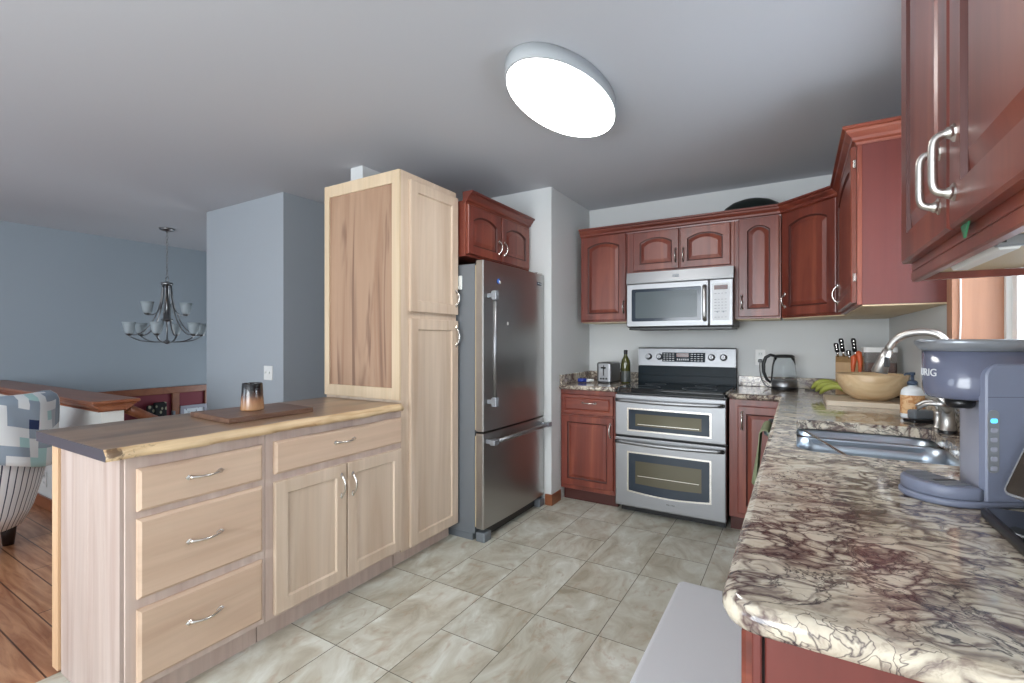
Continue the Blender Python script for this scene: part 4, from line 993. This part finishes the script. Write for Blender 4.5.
bm = B(); fr_ = [(0.0935 + 0.088 * (q / 8) ** 1.3, -hw + 0.004 + (2 * hw - 0.008) * q / 8) for q in range(9)]
rings(bm, [[(x, y, z) for x, y in [(KB - 0.002, -hw + 0.004), (KB - 0.002, hw - 0.004)] + [(a + (dx if k < 8 else 0), b) for k, (a, b) in reversed(list(enumerate(fr_)))]] for z, dx in ((0.0155, -0.004), (0.05, 0.0), (0.15, 0.002), (0.19, 0.006), (0.2158, 0.020))], smooth=True)
for f in bm.faces:
    if f.calc_center_median().x < 0.2 and abs(f.normal.z) < 0.9: f.material_index = 1  # front face coloured lighter, the light on it painted in
hs = obj('housing', bm, ['lav', 'lav_light'], t)
bm = B()
poly = [(0.092, 0.0155), (KB, 0.0155), (KB, 0.294)] + [(0.092 + 0.026 - 0.026 * math.sin(a), 0.268 + 0.026 * math.cos(a)) for a in [PI / 2 * k / 6 for k in range(7)]]
rings(bm, [[(x + (0.003 if x < 0.2 else -0.003) * e_, y, z - (0.003 * e_ if z > 0.1 else -0.0005)) for x, z in poly] for y, e_ in ((-hw, 1), (-hw + 0.003, 0), (-hw + 0.016, 0))], smooth=False)
obj('side_panel', bm, 'lav', t)
bm = B(); box(bm, (0.0950, -hw - 0.0005, 0.2262), (KB - 0.004, -hw + 0.002, 0.2275)); obj('seam', bm, 'lav_dark', t)
def lp(x0, x1, hw_, s_, z): return [((x0 + hw_ + (p[0] - x0 - hw_) * s_) if p[0] < x0 + hw_ else p[0], p[1] * s_, z) for p in dout(x0, x1, hw_)]
hx0, hx1, hr_ = 0.052, KB - 0.002, 0.0745
bm = B(); rings(bm, [lp(hx0, hx1, hr_, q, z) for q, z in ((0.80, 0.216), (0.93, 0.220), (0.985, 0.230), (1.0, 0.244), (1.0, 0.3185))]); hd = obj('brew_head', bm, 'lav_dark', t)
bm = B(); lathe(bm, [(0.020, 0.196), (0.024, 0.202), (0.026, 0.2155)], (0.112, 0, 0), 24); obj('pod_outlet', bm, 'black', hd)
bm = B(); lx, lw = 0.036, 0.081
rings(bm, [lp(lx + 0.012, KB, lw - 0.006, 1, 0.3190), lp(lx, KB, lw, 1, 0.3355), lp(lx, KB, lw, 1, 0.3400), lp(lx + 0.002, KB, lw - 0.002, 1, 0.3440)])
ld = obj('lid', bm, 'lid_grey', t)
bm = B(); dsolid(bm, 0.024, 0.080, 0.026, 0.3375, 0.3445, 0.002, 0.002); obj('lid_tab', bm, 'lid_grey', ld)
# lettering bent round the front of the head
bm = text_bm('KEURIG', 0.023, 0.0005)
for v in bm.verts:
    a = v.co.x / (hr_ + 0.0005) + math.radians(-22); up_ = v.co.y; R_ = hr_ + 0.0005 + v.co.z
    v.co = Vector((hx0 + hr_ - R_ * math.cos(a), -R_ * math.sin(a), 0.271 + up_))
obj('lettering', bm, 'mark', hd)
bm = B(); prism(bm, rrect(0.0945, 0.074, 0.1165, 0.201, 0.009), -hw - 0.0015, -hw + 0.004, 'y'); bp = obj('button_panel', bm, 'lid_grey', t)
for k in range(6):
    bm = B(); prism(bm, rrect(0.099, 0.083 + 0.0192 * k - 0.004, 0.112, 0.083 + 0.0192 * k + 0.005, 0.003), -hw - 0.0026, -hw - 0.0012, 'y')
    obj('button', bm, 'glow' if k == 5 else 'lav_light', bp, label='lit blue button' if k == 5 else None)

# ------------------------------------------------------------ phone charger and device in the near right corner
t = thing('charging_pad', 'flat black glass charging pad on the granite counter at the right edge', 'charging pad', (0.305, 1.265, 0.9156), 0)
bm = B(); pp = rrect(0.0, -0.34, 0.20, 0.0, 0.014, 5)
rings(bm, [[(p[0], p[1], z) for p in outline_offset(pp, d)] for d, z in ((0.003, 0), (0, 0.003), (0, 0.014), (0.004, 0.018))]); obj('body', bm, 'black', t)
bm = B(); prism(bm, rrect(0.008, -0.332, 0.192, -0.008, 0.010, 5), 0.0182, 0.0195); g = obj('glass_plate', bm, 'black_glass', t)
bm = B()
for r in (0.012, 0.022, 0.032, 0.042): lathe(bm, [(r, 0), (r, 0.0006), (r - 0.003, 0.0006), (r - 0.003, 0)], (0.085, -0.075, 0.0196), 36, False, False)
obj('charging_ring', bm, 'fridge_side', g)
t = thing('smartphone', 'tilted dark phone with silver rim leaning beside the coffee maker', 'phone', (0.345, 1.215, 0.9352), 0)
Rm = Matrix.Translation((0.0, 0.0, 0.0)) @ Matrix.Rotation(math.radians(YAW * 57.3 - 5), 4, 'Z') @ Matrix.Rotation(math.radians(24), 4, 'Y') @ Matrix.Translation((0.0, 0, 0.032))
bm = B(); prism(bm, rrect(-0.0045, -0.036, 0.0045, 0.036, 0.004, 3), 0, 0.001) if 0 else None
pp = rrect(-0.037, 0.0, 0.037, 0.150, 0.014, 6)
def sl(x0, x1, ins): b_ = B(); rings(b_, [[(x0, p[0], p[1]) for p in outline_offset(pp, ins)], [(x1, p[0], p[1]) for p in outline_offset(pp, ins)]], smooth=False); return b_
for nm, a, b, ins, mt in (('rim', -0.008, 0.008, 0, 'lid_grey'), ('screen', -0.0088, -0.0081, 0.004, 'black_glass'), ('back_cover', 0.0081, 0.0088, 0.004, 'black')):
    q = sl(a, b, ins); bmesh.ops.transform(q, matrix=Rm, verts=q.verts); obj(nm, q, mt, t)
bm = B(); tube(bm, [Rm @ Vector((0.009, 0.0, 0.06)), (0.065, 0.04, 0.045), (0.07, 0.042, 0.002)], 0.004, 8); box(bm, (0.045, 0.025, 0.0), (0.095, 0.06, 0.004), 0.001)
obj('stand', bm, 'black', t)
bm = B(); tube(bm, [(0.455, 1.215, 1.00), (0.432, 1.208, 0.985), (0.412, 1.20, 0.96), (0.408, 1.18, 0.940), (0.43, 1.15, 0.9385), (0.47, 1.13, 0.9385)], 0.0028, 8)
tag(obj('charging_cable', bm, 'black'), 'thin black cable curving down beside the phone onto the pad', 'cable')

# ------------------------------------------------------------ under cabinet fixture, wrapper, window things
t = thing('undercabinet_light', 'white plastic light fixture screwed under the near right wall cabinet', 'light', (0.2455, 1.215, 1.4075), 0)
bm = B(); box(bm, (0.0, -0.26, -0.006), (0.040, 0.0, 0.0), 0.002)
prism(bm, [(0.003, -0.0062), (0.037, -0.0062), (0.030, -0.018), (0.010, -0.018)], -0.252, -0.010, 'y'); obj('housing', bm, 'white', t)
bm = B(); box(bm, (0.0, -0.272, -0.016), (0.040, -0.2605, 0.0), 0.002); e_ = obj('end_cap', bm, 'lid_grey', t)
bm = B(); box(bm, (0.006, -0.2735, -0.011), (0.011, -0.2722, -0.006)); box(bm, (0.029, -0.2735, -0.011), (0.034, -0.2722, -0.006)); obj('screw_hole', bm, 'black', e_)
M['wrapper'] = newmat('green foil wrapper', srgb(50, 110, 78), 0.4)
bm = B()
v = [bm.verts.new(p) for p in ((0.2215, 1.01, 1.432), (0.2215, 0.93, 1.440), (0.219, 0.97, 1.392), (0.223, 1.01, 1.4325), (0.223, 0.93, 1.4405), (0.222, 0.97, 1.3925))]
for q in ((0, 1, 2), (5, 4, 3), (0, 3, 4, 1), (1, 4, 5, 2), (2, 5, 3, 0)): bm.faces.new([v[i] for i in q])
bmesh.ops.translate(bm, vec=(-0.004, -0.01, 0.018), verts=bm.verts)
tag(obj('foil_wrapper', bm, 'wrapper'), 'green foil wrapper poking out below the near cabinet doors', 'wrapper')
bm = B(); tube(bm, [(XR + 0.006, wy1 - 0.016, 2.06), (XR + 0.002, wy1 - 0.02, 1.7), (XR + 0.004, wy1 - 0.018, 1.35), (XR - 0.004, wy1 - 0.02, 1.07)], 0.003, 6)
tag(obj('blind_cord', bm, 'white'), 'thin white cord hanging down the wooden window casing', 'cord')
M['bronze'] = newmat('dark bronze', srgb(44, 40, 42), 0.4, 0.6)
t = thing('lantern', 'dark metal lantern with pointed roof standing on the window sill', 'lantern', (XR + 0.035, 1.73, wz0 + 0.0105), 0)
bm = B(); box(bm, (-0.045, -0.045, 0), (0.045, 0.045, 0.012), 0.003); 
for sx in (-1, 1):
    for sy in (-1, 1): box(bm, (sx * 0.038 - 0.004, sy * 0.038 - 0.004, 0.012), (sx * 0.038 + 0.004, sy * 0.038 + 0.004, 0.20))
obj('frame', bm, 'bronze', t)
bm = B(); lathe(bm, [(0.072, 0.200), (0.070, 0.204), (0.045, 0.224), (0.024, 0.236)], n=4); bmesh.ops.rotate(bm, cent=(0, 0, 0), matrix=Matrix.Rotation(PI / 4, 3, 'Z'), verts=bm.verts); obj('roof', bm, 'bronze', t)
bm = B(); lathe(bm, [(0.022, 0.236), (0.022, 0.262), (0.026, 0.264), (0.020, 0.272)], n=16); obj('chimney', bm, 'bronze', t)

# dome above cabinets
M['speckle'] = newmat('black speckled enamel', srgb(20, 28, 26), 0.35)
bm = B(); prof = [(0.178, 0.0), (0.180, 0.006), (0.172, 0.020), (0.150, 0.055), (0.110, 0.085), (0.055, 0.105), (0.012, 0.110)]
lathe(bm, prof, (-0.285, 3.872, 2.186), 40, sx=1.17, sy=0.85)
o = tag(obj('roaster_lid', bm, 'speckle'), 'black domed oval lid lying on top of the cherry wall cabinets', 'lid')

# towel over the dishwasher handle
M['towel'] = newmat('sage green cotton', srgb(142, 152, 118), 0.95)
nn = N(M['towel']); tt = nn.noise(nn.coord(), 260, 2); nn.bump(tt.outputs[0], 0.4, 0.002)
def towel():
    bm = B(); n, m = 14, 22; xh, zh = XB - 0.082, 0.820; r = 0.017
    path = []
    for i in range(9): path.append((xh - r - 0.004 - 0.022 * (1 - i / 8), 0.545 + (zh - 0.545) * i / 8))
    for k in range(1, 6): a = PI - PI * k / 6; path.append((xh + r * math.cos(a), zh + r * math.sin(a)))
    for i in range(9): path.append((xh + r, zh - (zh - 0.60) * i / 8))
    y0, y1 = 2.52, 2.84
    rows = []
    for j in range(n + 1):
        v = j / n; y = y0 + (y1 - y0) * v; row = []
        for i, (x, z) in enumerate(path):
            drop = max(0, (zh - z) / 0.27)
            front = i < 9
            row.append((x + (0.012 * math.sin(v * 9 + 1) * drop) * (1 if front else 0.25) - (0.008 * drop if front else 0), y + (0.012 * math.sin(v * 5) - 0.03 * (v - 0.5)) * drop, z + (0.012 * v * drop)))
        rows.append(row)
    V = [[bm.verts.new(p) for p in r_] for r_ in rows]
    for A, D in zip(V, V[1:]):
        for i in range(len(A) - 1): bm.faces.new((A[i], A[i + 1], D[i + 1], D[i])).smooth = True
    return bm
o = obj('dish_towel', towel(), 'towel'); tag(o, 'sage green dish towel hanging over the dishwasher handle', 'towel')
md = o.modifiers.new('thick', 'SOLIDIFY'); md.thickness = 0.003; md.offset = 0

# floor mat
M['mat'] = newmat('pale grey woven mat', srgb(196, 198, 204), 0.7)
nn = N(M['mat']); v = nn.coord((1, 1, 1), (0, 0, math.radians(45)))
wv = nn.n('ShaderNodeTexWave', wave_type='BANDS'); wv.inputs['Scale'].default_value = 95; wv.inputs['Distortion'].default_value = 1.5; nn.l(v, wv.inputs['Vector'])
nn.l(nn.ramp(wv.outputs['Fac'], [(0.2, srgb(196, 199, 205)), (0.7, srgb(246, 247, 249))]), nn.b.inputs['Base Color']); nn.bump(wv.outputs['Fac'], 0.5, 0.004)
bm = B(); pp = rrect(-0.525, 1.35, -0.02, 2.575, 0.03, 5)
rings(bm, [[(p[0], p[1], z) for p in outline_offset(pp, d)] for d, z in ((0, 0.0005), (0.0, 0.004), (0.012, 0.013), (0.02, 0.015))], smooth=False)
tag(obj('floor_mat', bm, 'mat'), 'pale grey textured kitchen mat on the tiles in front of the sink counter', 'mat')

# ------------------------------------------------------------ things on the peninsula
M['walnut_b'] = wood('walnut board', srgb(138, 106, 84), srgb(112, 82, 64), srgb(88, 60, 46), axis='x', scale=0.8, rough=0.4)
pc = [(-2.335, 1.085), (-1.990, 1.068), (-1.990, 1.462), (-2.300, 1.490)]
bm = B(); pts = pc; 
rings(bm, [[(p[0], p[1], z) for p in outline_offset(pts, d)] for d, z in ((0.002, 0.9178), (0, 0.920), (0, 0.937), (0.002, 0.939))], smooth=False)
bmesh.ops.transform(bm, matrix=Matrix.Rotation(-PI / 2, 4, 'Z'), verts=bm.verts)
tag(obj('serving_board', bm, 'walnut_b', rotz=PI / 2), 'dark walnut serving board under the cup on the peninsula', 'board')
m = newmat('drip glazed stoneware', rough=0.2, Coat_Weight=0.4); M['glaze'] = m; nn = N(m)
tc = nn.n('ShaderNodeTexCoord'); sp = nn.n('ShaderNodeSeparateXYZ'); nn.l(tc.outputs['Object'], sp.inputs[0])
ns = nn.noise(nn.coord((1, 1, 0.15)), 60, 3, 0.5)
ad = nn.n('ShaderNodeMath', operation='MULTIPLY_ADD'); nn.l(ns.outputs[0], ad.inputs[0]); ad.inputs[1].default_value = 0.055; nn.l(sp.outputs[2], ad.inputs[2])
mr = nn.n('ShaderNodeMapRange'); mr.inputs[1].default_value = 0.02; mr.inputs[2].default_value = 0.15; nn.l(ad.outputs[0], mr.inputs[0])
nn.l(nn.ramp(mr.outputs[0], [(0.12, srgb(176, 134, 96)), (0.42, srgb(150, 108, 78)), (0.60, srgb(74, 52, 44)), (0.78, srgb(20, 18, 20))]), nn.b.inputs['Base Color'])
bm = B(); lathe(bm, [(0.044, 0), (0.049, 0.003), (0.0495, 0.008), (0.046, 0.06), (0.0425, 0.122), (0.041, 0.124), (0.0395, 0.120), (0.043, 0.02), (0.02, 0.008)], (0, 0, 0), 32)
tag(obj('stoneware_cup', bm, 'glaze', loc=(-2.155, 1.262, 0.9395)), 'brown cup with dark drip glaze standing on the walnut board', 'cup')

# ------------------------------------------------------------ chandelier
M['pewter'] = metal('brushed pewter', srgb(150, 150, 150), 0.3)
M['frost'] = newmat('frosted white glass shade', srgb(188, 198, 202), 0.5, Transmission_Weight=0.35)
t = thing('chandelier', 'pewter nine light chandelier with frosted glass cups hanging over the stairwell', 'chandelier', (-5.67, 2.41, 0))
bm = B(); lathe(bm, [(0.005, 2.395), (0.012, 2.405), (0.055, 2.418), (0.068, 2.428), (0.070, CE - 0.0005)], n=28); obj('canopy', bm, 'pewter', t)
bm = B(); nl = 14
for k in range(nl):
    z = 2.395 - 0.033 * k - 0.017; ax = k % 2
    pts = [((0.009 * math.cos(a)) * (1 - ax), (0.009 * math.cos(a)) * ax, z + 0.021 * math.sin(a)) for a in [2 * PI * q / 10 for q in range(11)]]
    tube(bm, pts, 0.0028, 5, False)
obj('chain', bm, 'pewter', t)
bm = B(); pts = [(0.030 * math.cos(a), 0, 1.905 + 0.030 * math.sin(a)) for a in [2 * PI * q / 20 for q in range(21)]]; tube(bm, pts, 0.004, 6, False); obj('loop', bm, 'pewter', t)
bm = B(); lathe(bm, [(0.012, 1.878), (0.050, 1.872), (0.054, 1.866), (0.054, 1.850), (0.044, 1.846), (0.02, 1.842), (0.018, 1.60), (0.020, 1.50), (0.052, 1.490), (0.054, 1.478), (0.020, 1.470), (0.008, 1.46), (0.007, 1.275), (0.030, 1.262), (0.040, 1.252), (0.030, 1.240), (0.006, 1.228)][::-1], n=20); obj('stem', bm, 'pewter', t)
def shade():
    bm = B(); lathe(bm, [(0.030, 0.0), (0.034, 0.004), (0.042, 0.03), (0.049, 0.075), (0.058, 0.115), (0.055, 0.115), (0.046, 0.075), (0.038, 0.03), (0.028, 0.006)], n=24, cap0=True, cap1=False); return bm
def arm_bm(Rr, zs, zt, lower):
    bm = B()
    tube(bm, bez((0.040, 0, zt), (0.045, 0, zt - 0.28), (Rr * 0.45, 0, zs - 0.03), (Rr, 0, zs - 0.015), 16), 0.0075, 7, flat=(0.7, 1.2))
    lathe(bm, [(0.006, -0.022), (0.020, -0.016), (0.030, -0.004), (0.031, -0.0005)], (Rr, 0, zs), 16)
    if lower:
        tube(bm, bez((Rr, 0, zs - 0.02), (Rr * 0.8, 0, zs - 0.085), (Rr * 0.4, 0, 1.248), (0.03, 0, 1.250), 12), 0.0075, 7, flat=(0.7, 1.2))
    return bm
arms = [(0.318, 1.335, 1.86, True, 60 * k + 22) for k in range(6)] + [(0.187, 1.545, 1.86, False, 120 * k + 37) for k in range(3)]
for Rr, zs, zt, lo, a in arms:
    A_ = obj('arm', arm_bm(Rr, zs, zt, lo), 'pewter', t); A_.rotation_euler.z = math.radians(a)
    s_ = obj('lamp_shade', shade(), 'frost', A_); s_.location = (Rr, 0, zs)

# ------------------------------------------------------------ stairwell handrail, pictures on the burgundy wall
bm = B(); tube(bm, [(-3.90, 1.42, 0.80), (-4.15, 1.75, 0.62), (-4.6, 2.22, 0.33)], 0.03, 10, flat=(1.2, 0.8)); tube(bm, [(-3.90, 1.42, 0.80), (-3.88, 1.38, 0.79)], 0.02, 8)
tag(obj('handrail', bm, 'oak_trim'), 'stained oak handrail going down the stairwell behind the half wall', 'handrail')
M['flowers'] = newmat('black coat with pale flower print', rough=0.8); nn = N(M['flowers'])
vo = nn.n('ShaderNodeTexVoronoi'); vo.inputs['Scale'].default_value = 14; nn.l(nn.coord((1, 1.5, 1)), vo.inputs['Vector'])
nn.l(nn.ramp(vo.outputs['Distance'], [(0.0, srgb(176, 160, 128)), (0.26, srgb(150, 150, 128)), (0.36, srgb(18, 20, 22))]), nn.b.inputs['Base Color'])
bm = B(); box(bm, (-6.65, 2.67, -0.10), (-6.60, 2.81, 0.52), 0.02, 2); box(bm, (-6.645, 2.60, -0.10), (-6.61, 2.672, 0.49), 0.015, 2); box(bm, (-6.645, 2.54, -0.1), (-6.61, 2.602, 0.42), 0.012, 2)
tag(obj('hanging_scarf', bm, 'flowers'), 'black scarf with pale flower pattern hanging on the burgundy stairwell wall', 'scarf')
M['blue_cloth'] = newmat('light blue cloth', srgb(120, 150, 190), 0.9)
bm = B(); lathe(bm, [(0.10, 0), (0.12, 0.10), (0.10, 0.26), (0.05, 0.36), (0.02, 0.38)], (-6.46, 2.56, -0.10), 16, sx=0.7); 
tag(obj('blue_bundle', bm, 'blue_cloth'), 'light blue and white bundle below the flower patterned scarf', 'bundle')
bm = B(); box(bm, (-6.62, 2.86, -1.4), (-6.58, 2.89, 0.40), 0.004); tag(obj('newel_post', bm, 'fridge_side'), 'slim grey brown post standing against the burgundy stairwell wall', 'post')
t = thing('framed_picture', 'small grey framed bright picture on the burgundy wall right of the oak post', 'picture', (-6.689, 3.13, 0.24))
bm = B(); frame(bm, 0.0, 0.03, -0.30, 0.02 + 0.0, -0.20, 0.20, 0.04)
bmesh.ops.translate(bm, vec=(0, 0.28, 0), verts=bm.verts); bmesh.ops.translate(bm, vec=(0, -0.13, 0), verts=bm.verts); obj('frame', bm, 'lav_light', t)
M['pic'] = newmat('pale winter picture', srgb(214, 224, 230), 0.3); nn = N(M['pic']); tt = nn.noise(nn.coord(), 14, 3, 1.0)
nn.l(nn.ramp(tt.outputs[0], [(0.38, srgb(70, 90, 100)), (0.46, srgb(214, 224, 230))]), nn.b.inputs['Base Color'])
bm = B(); box(bm, (0.002, -0.11, -0.16), (0.012, 0.13, 0.16)); obj('print', bm, 'pic', t)

# ------------------------------------------------------------ striped armchair and quilt
m = newmat('striped linen', rough=0.85); M['stripe'] = m; nn = N(m)
tc = nn.n('ShaderNodeTexCoord'); sp = nn.n('ShaderNodeSeparateXYZ'); nn.l(tc.outputs['Object'], sp.inputs[0])
at = nn.n('ShaderNodeMath', operation='ARCTAN2'); nn.l(sp.outputs[1], at.inputs[0]); nn.l(sp.outputs[0], at.inputs[1])
mu = nn.n('ShaderNodeMath', operation='MULTIPLY'); nn.l(at.outputs[0], mu.inputs[0]); mu.inputs[1].default_value = 62 / (2 * PI)
fr = nn.n('ShaderNodeMath', operation='FRACT'); nn.l(mu.outputs[0], fr.inputs[0])
nn.l(nn.ramp(fr.outputs[0], [(0.0, srgb(232, 233, 236)), (0.62, srgb(226, 228, 232)), (0.66, srgb(52, 60, 84)), (0.80, srgb(52, 60, 84)), (0.84, srgb(232, 233, 236))]), nn.b.inputs['Base Color'])
M['darkwood'] = newmat('dark chair leg', srgb(38, 28, 26), 0.4)
CX_, CY_ = -4.16, 0.70
t = thing('armchair', 'blue and white striped barrel armchair behind the peninsula at the left edge', 'armchair', (CX_, CY_, 0), math.radians(0))
def shell():
    bm = B(); n = 44; L = []
    # barrel: full ring below, the opening faces the living room (-x, -y)
    def pt(a, r, z): return (r * math.cos(a), r * math.sin(a), z)
    op = math.radians(225)
    def top(a):
        d = abs((a - op + PI) % (2 * PI) - PI) / PI      # 0 at opening, 1 at back
        return 0.56 + 0.36 * min(1, max(0, (d - 0.30) / 0.5)) ** 0.8
    A = [2 * PI * k / n for k in range(n)]
    for f, r in ((0.0, 0.275), (0.12, 0.315), (0.3, 0.352), (0.5, 0.382), (0.7, 0.400), (0.9, 0.404), (0.98, 0.396), (1.0, 0.372)):
        L.append([pt(a, r, 0.16 + (top(a) - 0.16) * f) for a in A])
    for f, r in ((0.98, 0.335), (0.85, 0.312), (0.7, 0.305)):
        L.append([pt(a, r, max(0.16 + (top(a) - 0.16) * f, 0.43)) for a in A])
    L.append([pt(a, 0.30, 0.42) for a in A])
    rings(bm, L, True, True); return bm
obj('upholstered_shell', shell(), 'stripe', t)
bm = B(); lathe(bm, [(0.27, 0.421), (0.292, 0.44), (0.295, 0.50), (0.27, 0.525), (0.1, 0.535)], n=36); obj('seat_cushion', bm, 'stripe', t)
for a in (5, 95, 185, 275):
    bm = B(); a_ = math.radians(a); lathe(bm, [(0.026, 0.0), (0.042, 0.16)], (0.215 * math.cos(a_), 0.215 * math.sin(a_), 0), 14); obj('leg', bm, 'darkwood', t)
m = newmat('patchwork quilt', rough=0.9); M['quilt'] = m; nn = N(m)
uv = nn.n('ShaderNodeUVMap'); 
mp = nn.n('ShaderNodeMapping'); mp.inputs['Scale'].default_value = (1, 1, 1); nn.l(uv.outputs[0], mp.inputs[0])
sn = nn.n('ShaderNodeVectorMath', operation='SNAP'); sn.inputs[1].default_value = (0.055, 0.055, 1); nn.l(mp.outputs[0], sn.inputs[0])
wn_ = nn.n('ShaderNodeTexNoise'); wn_.inputs['Scale'].default_value = 6.0; wn_.inputs['Detail'].default_value = 1; nn.l(sn.outputs[0], wn_.inputs['Vector'])
nn.l(nn.ramp(wn_.outputs[0], [(0.0, srgb(36, 52, 92)), (0.34, srgb(148, 162, 176)), (0.47, srgb(224, 228, 230)), (0.57, srgb(172, 208, 208)), (0.66, srgb(178, 186, 194)), (0.74, srgb(230, 232, 232))], 'CONSTANT'), nn.b.inputs['Base Color'])
def quilt():
    bm = B(); uvl = bm.loops.layers.uv.new('UVMap'); n, mm = 26, 30
    a0, a1 = math.radians(-42), math.radians(72)
    op = math.radians(225); V = []; U = []
    for i in range(n + 1):
        a = a0 + (a1 - a0) * i / n; d = abs((a - op + PI) % (2 * PI) - PI) / PI
        tp = 0.56 + 0.36 * min(1, max(0, (d - 0.30) / 0.5)) ** 0.8
        row = []; ur = []
        low = 0.555 + 0.05 * math.sin(i * 0.22)
        path = []
        for k in range(14): path.append((0.418 + 0.006 * math.sin(i * 0.9 + k * 0.3), low + (tp - 0.03 - low) * k / 13))
        path += [(0.412, tp + 0.0), (0.385, tp + 0.022), (0.35, tp + 0.020), (0.318, tp - 0.01)]
        for k in range(8): path.append((0.296, tp - 0.03 - (tp - 0.03 - 0.66) * (k + 1) / 8))
        s = 0
        for k, (r, z) in enumerate(path):
            if k: s += math.hypot(r - path[k - 1][0], z - path[k - 1][1])
            row.append(bm.verts.new((r * math.cos(a), r * math.sin(a), z))); ur.append((a * 0.41, s))
        V.append(row); U.append(ur)
    for i in range(n):
        for k in range(len(V[0]) - 1):
            f = bm.faces.new((V[i][k], V[i + 1][k], V[i + 1][k + 1], V[i][k + 1])); f.smooth = True
            for l, q in zip(f.loops, (U[i][k], U[i + 1][k], U[i + 1][k + 1], U[i][k + 1])): l[uvl].uv = q
    return bm
o = obj('quilt', quilt(), 'quilt', loc=(CX_, CY_, 0)); tag(o, 'pale patchwork quilt in mint, grey, white and navy draped over the striped armchair', 'quilt')
md = o.modifiers.new('thick', 'SOLIDIFY'); md.thickness = 0.008; md.offset = 1
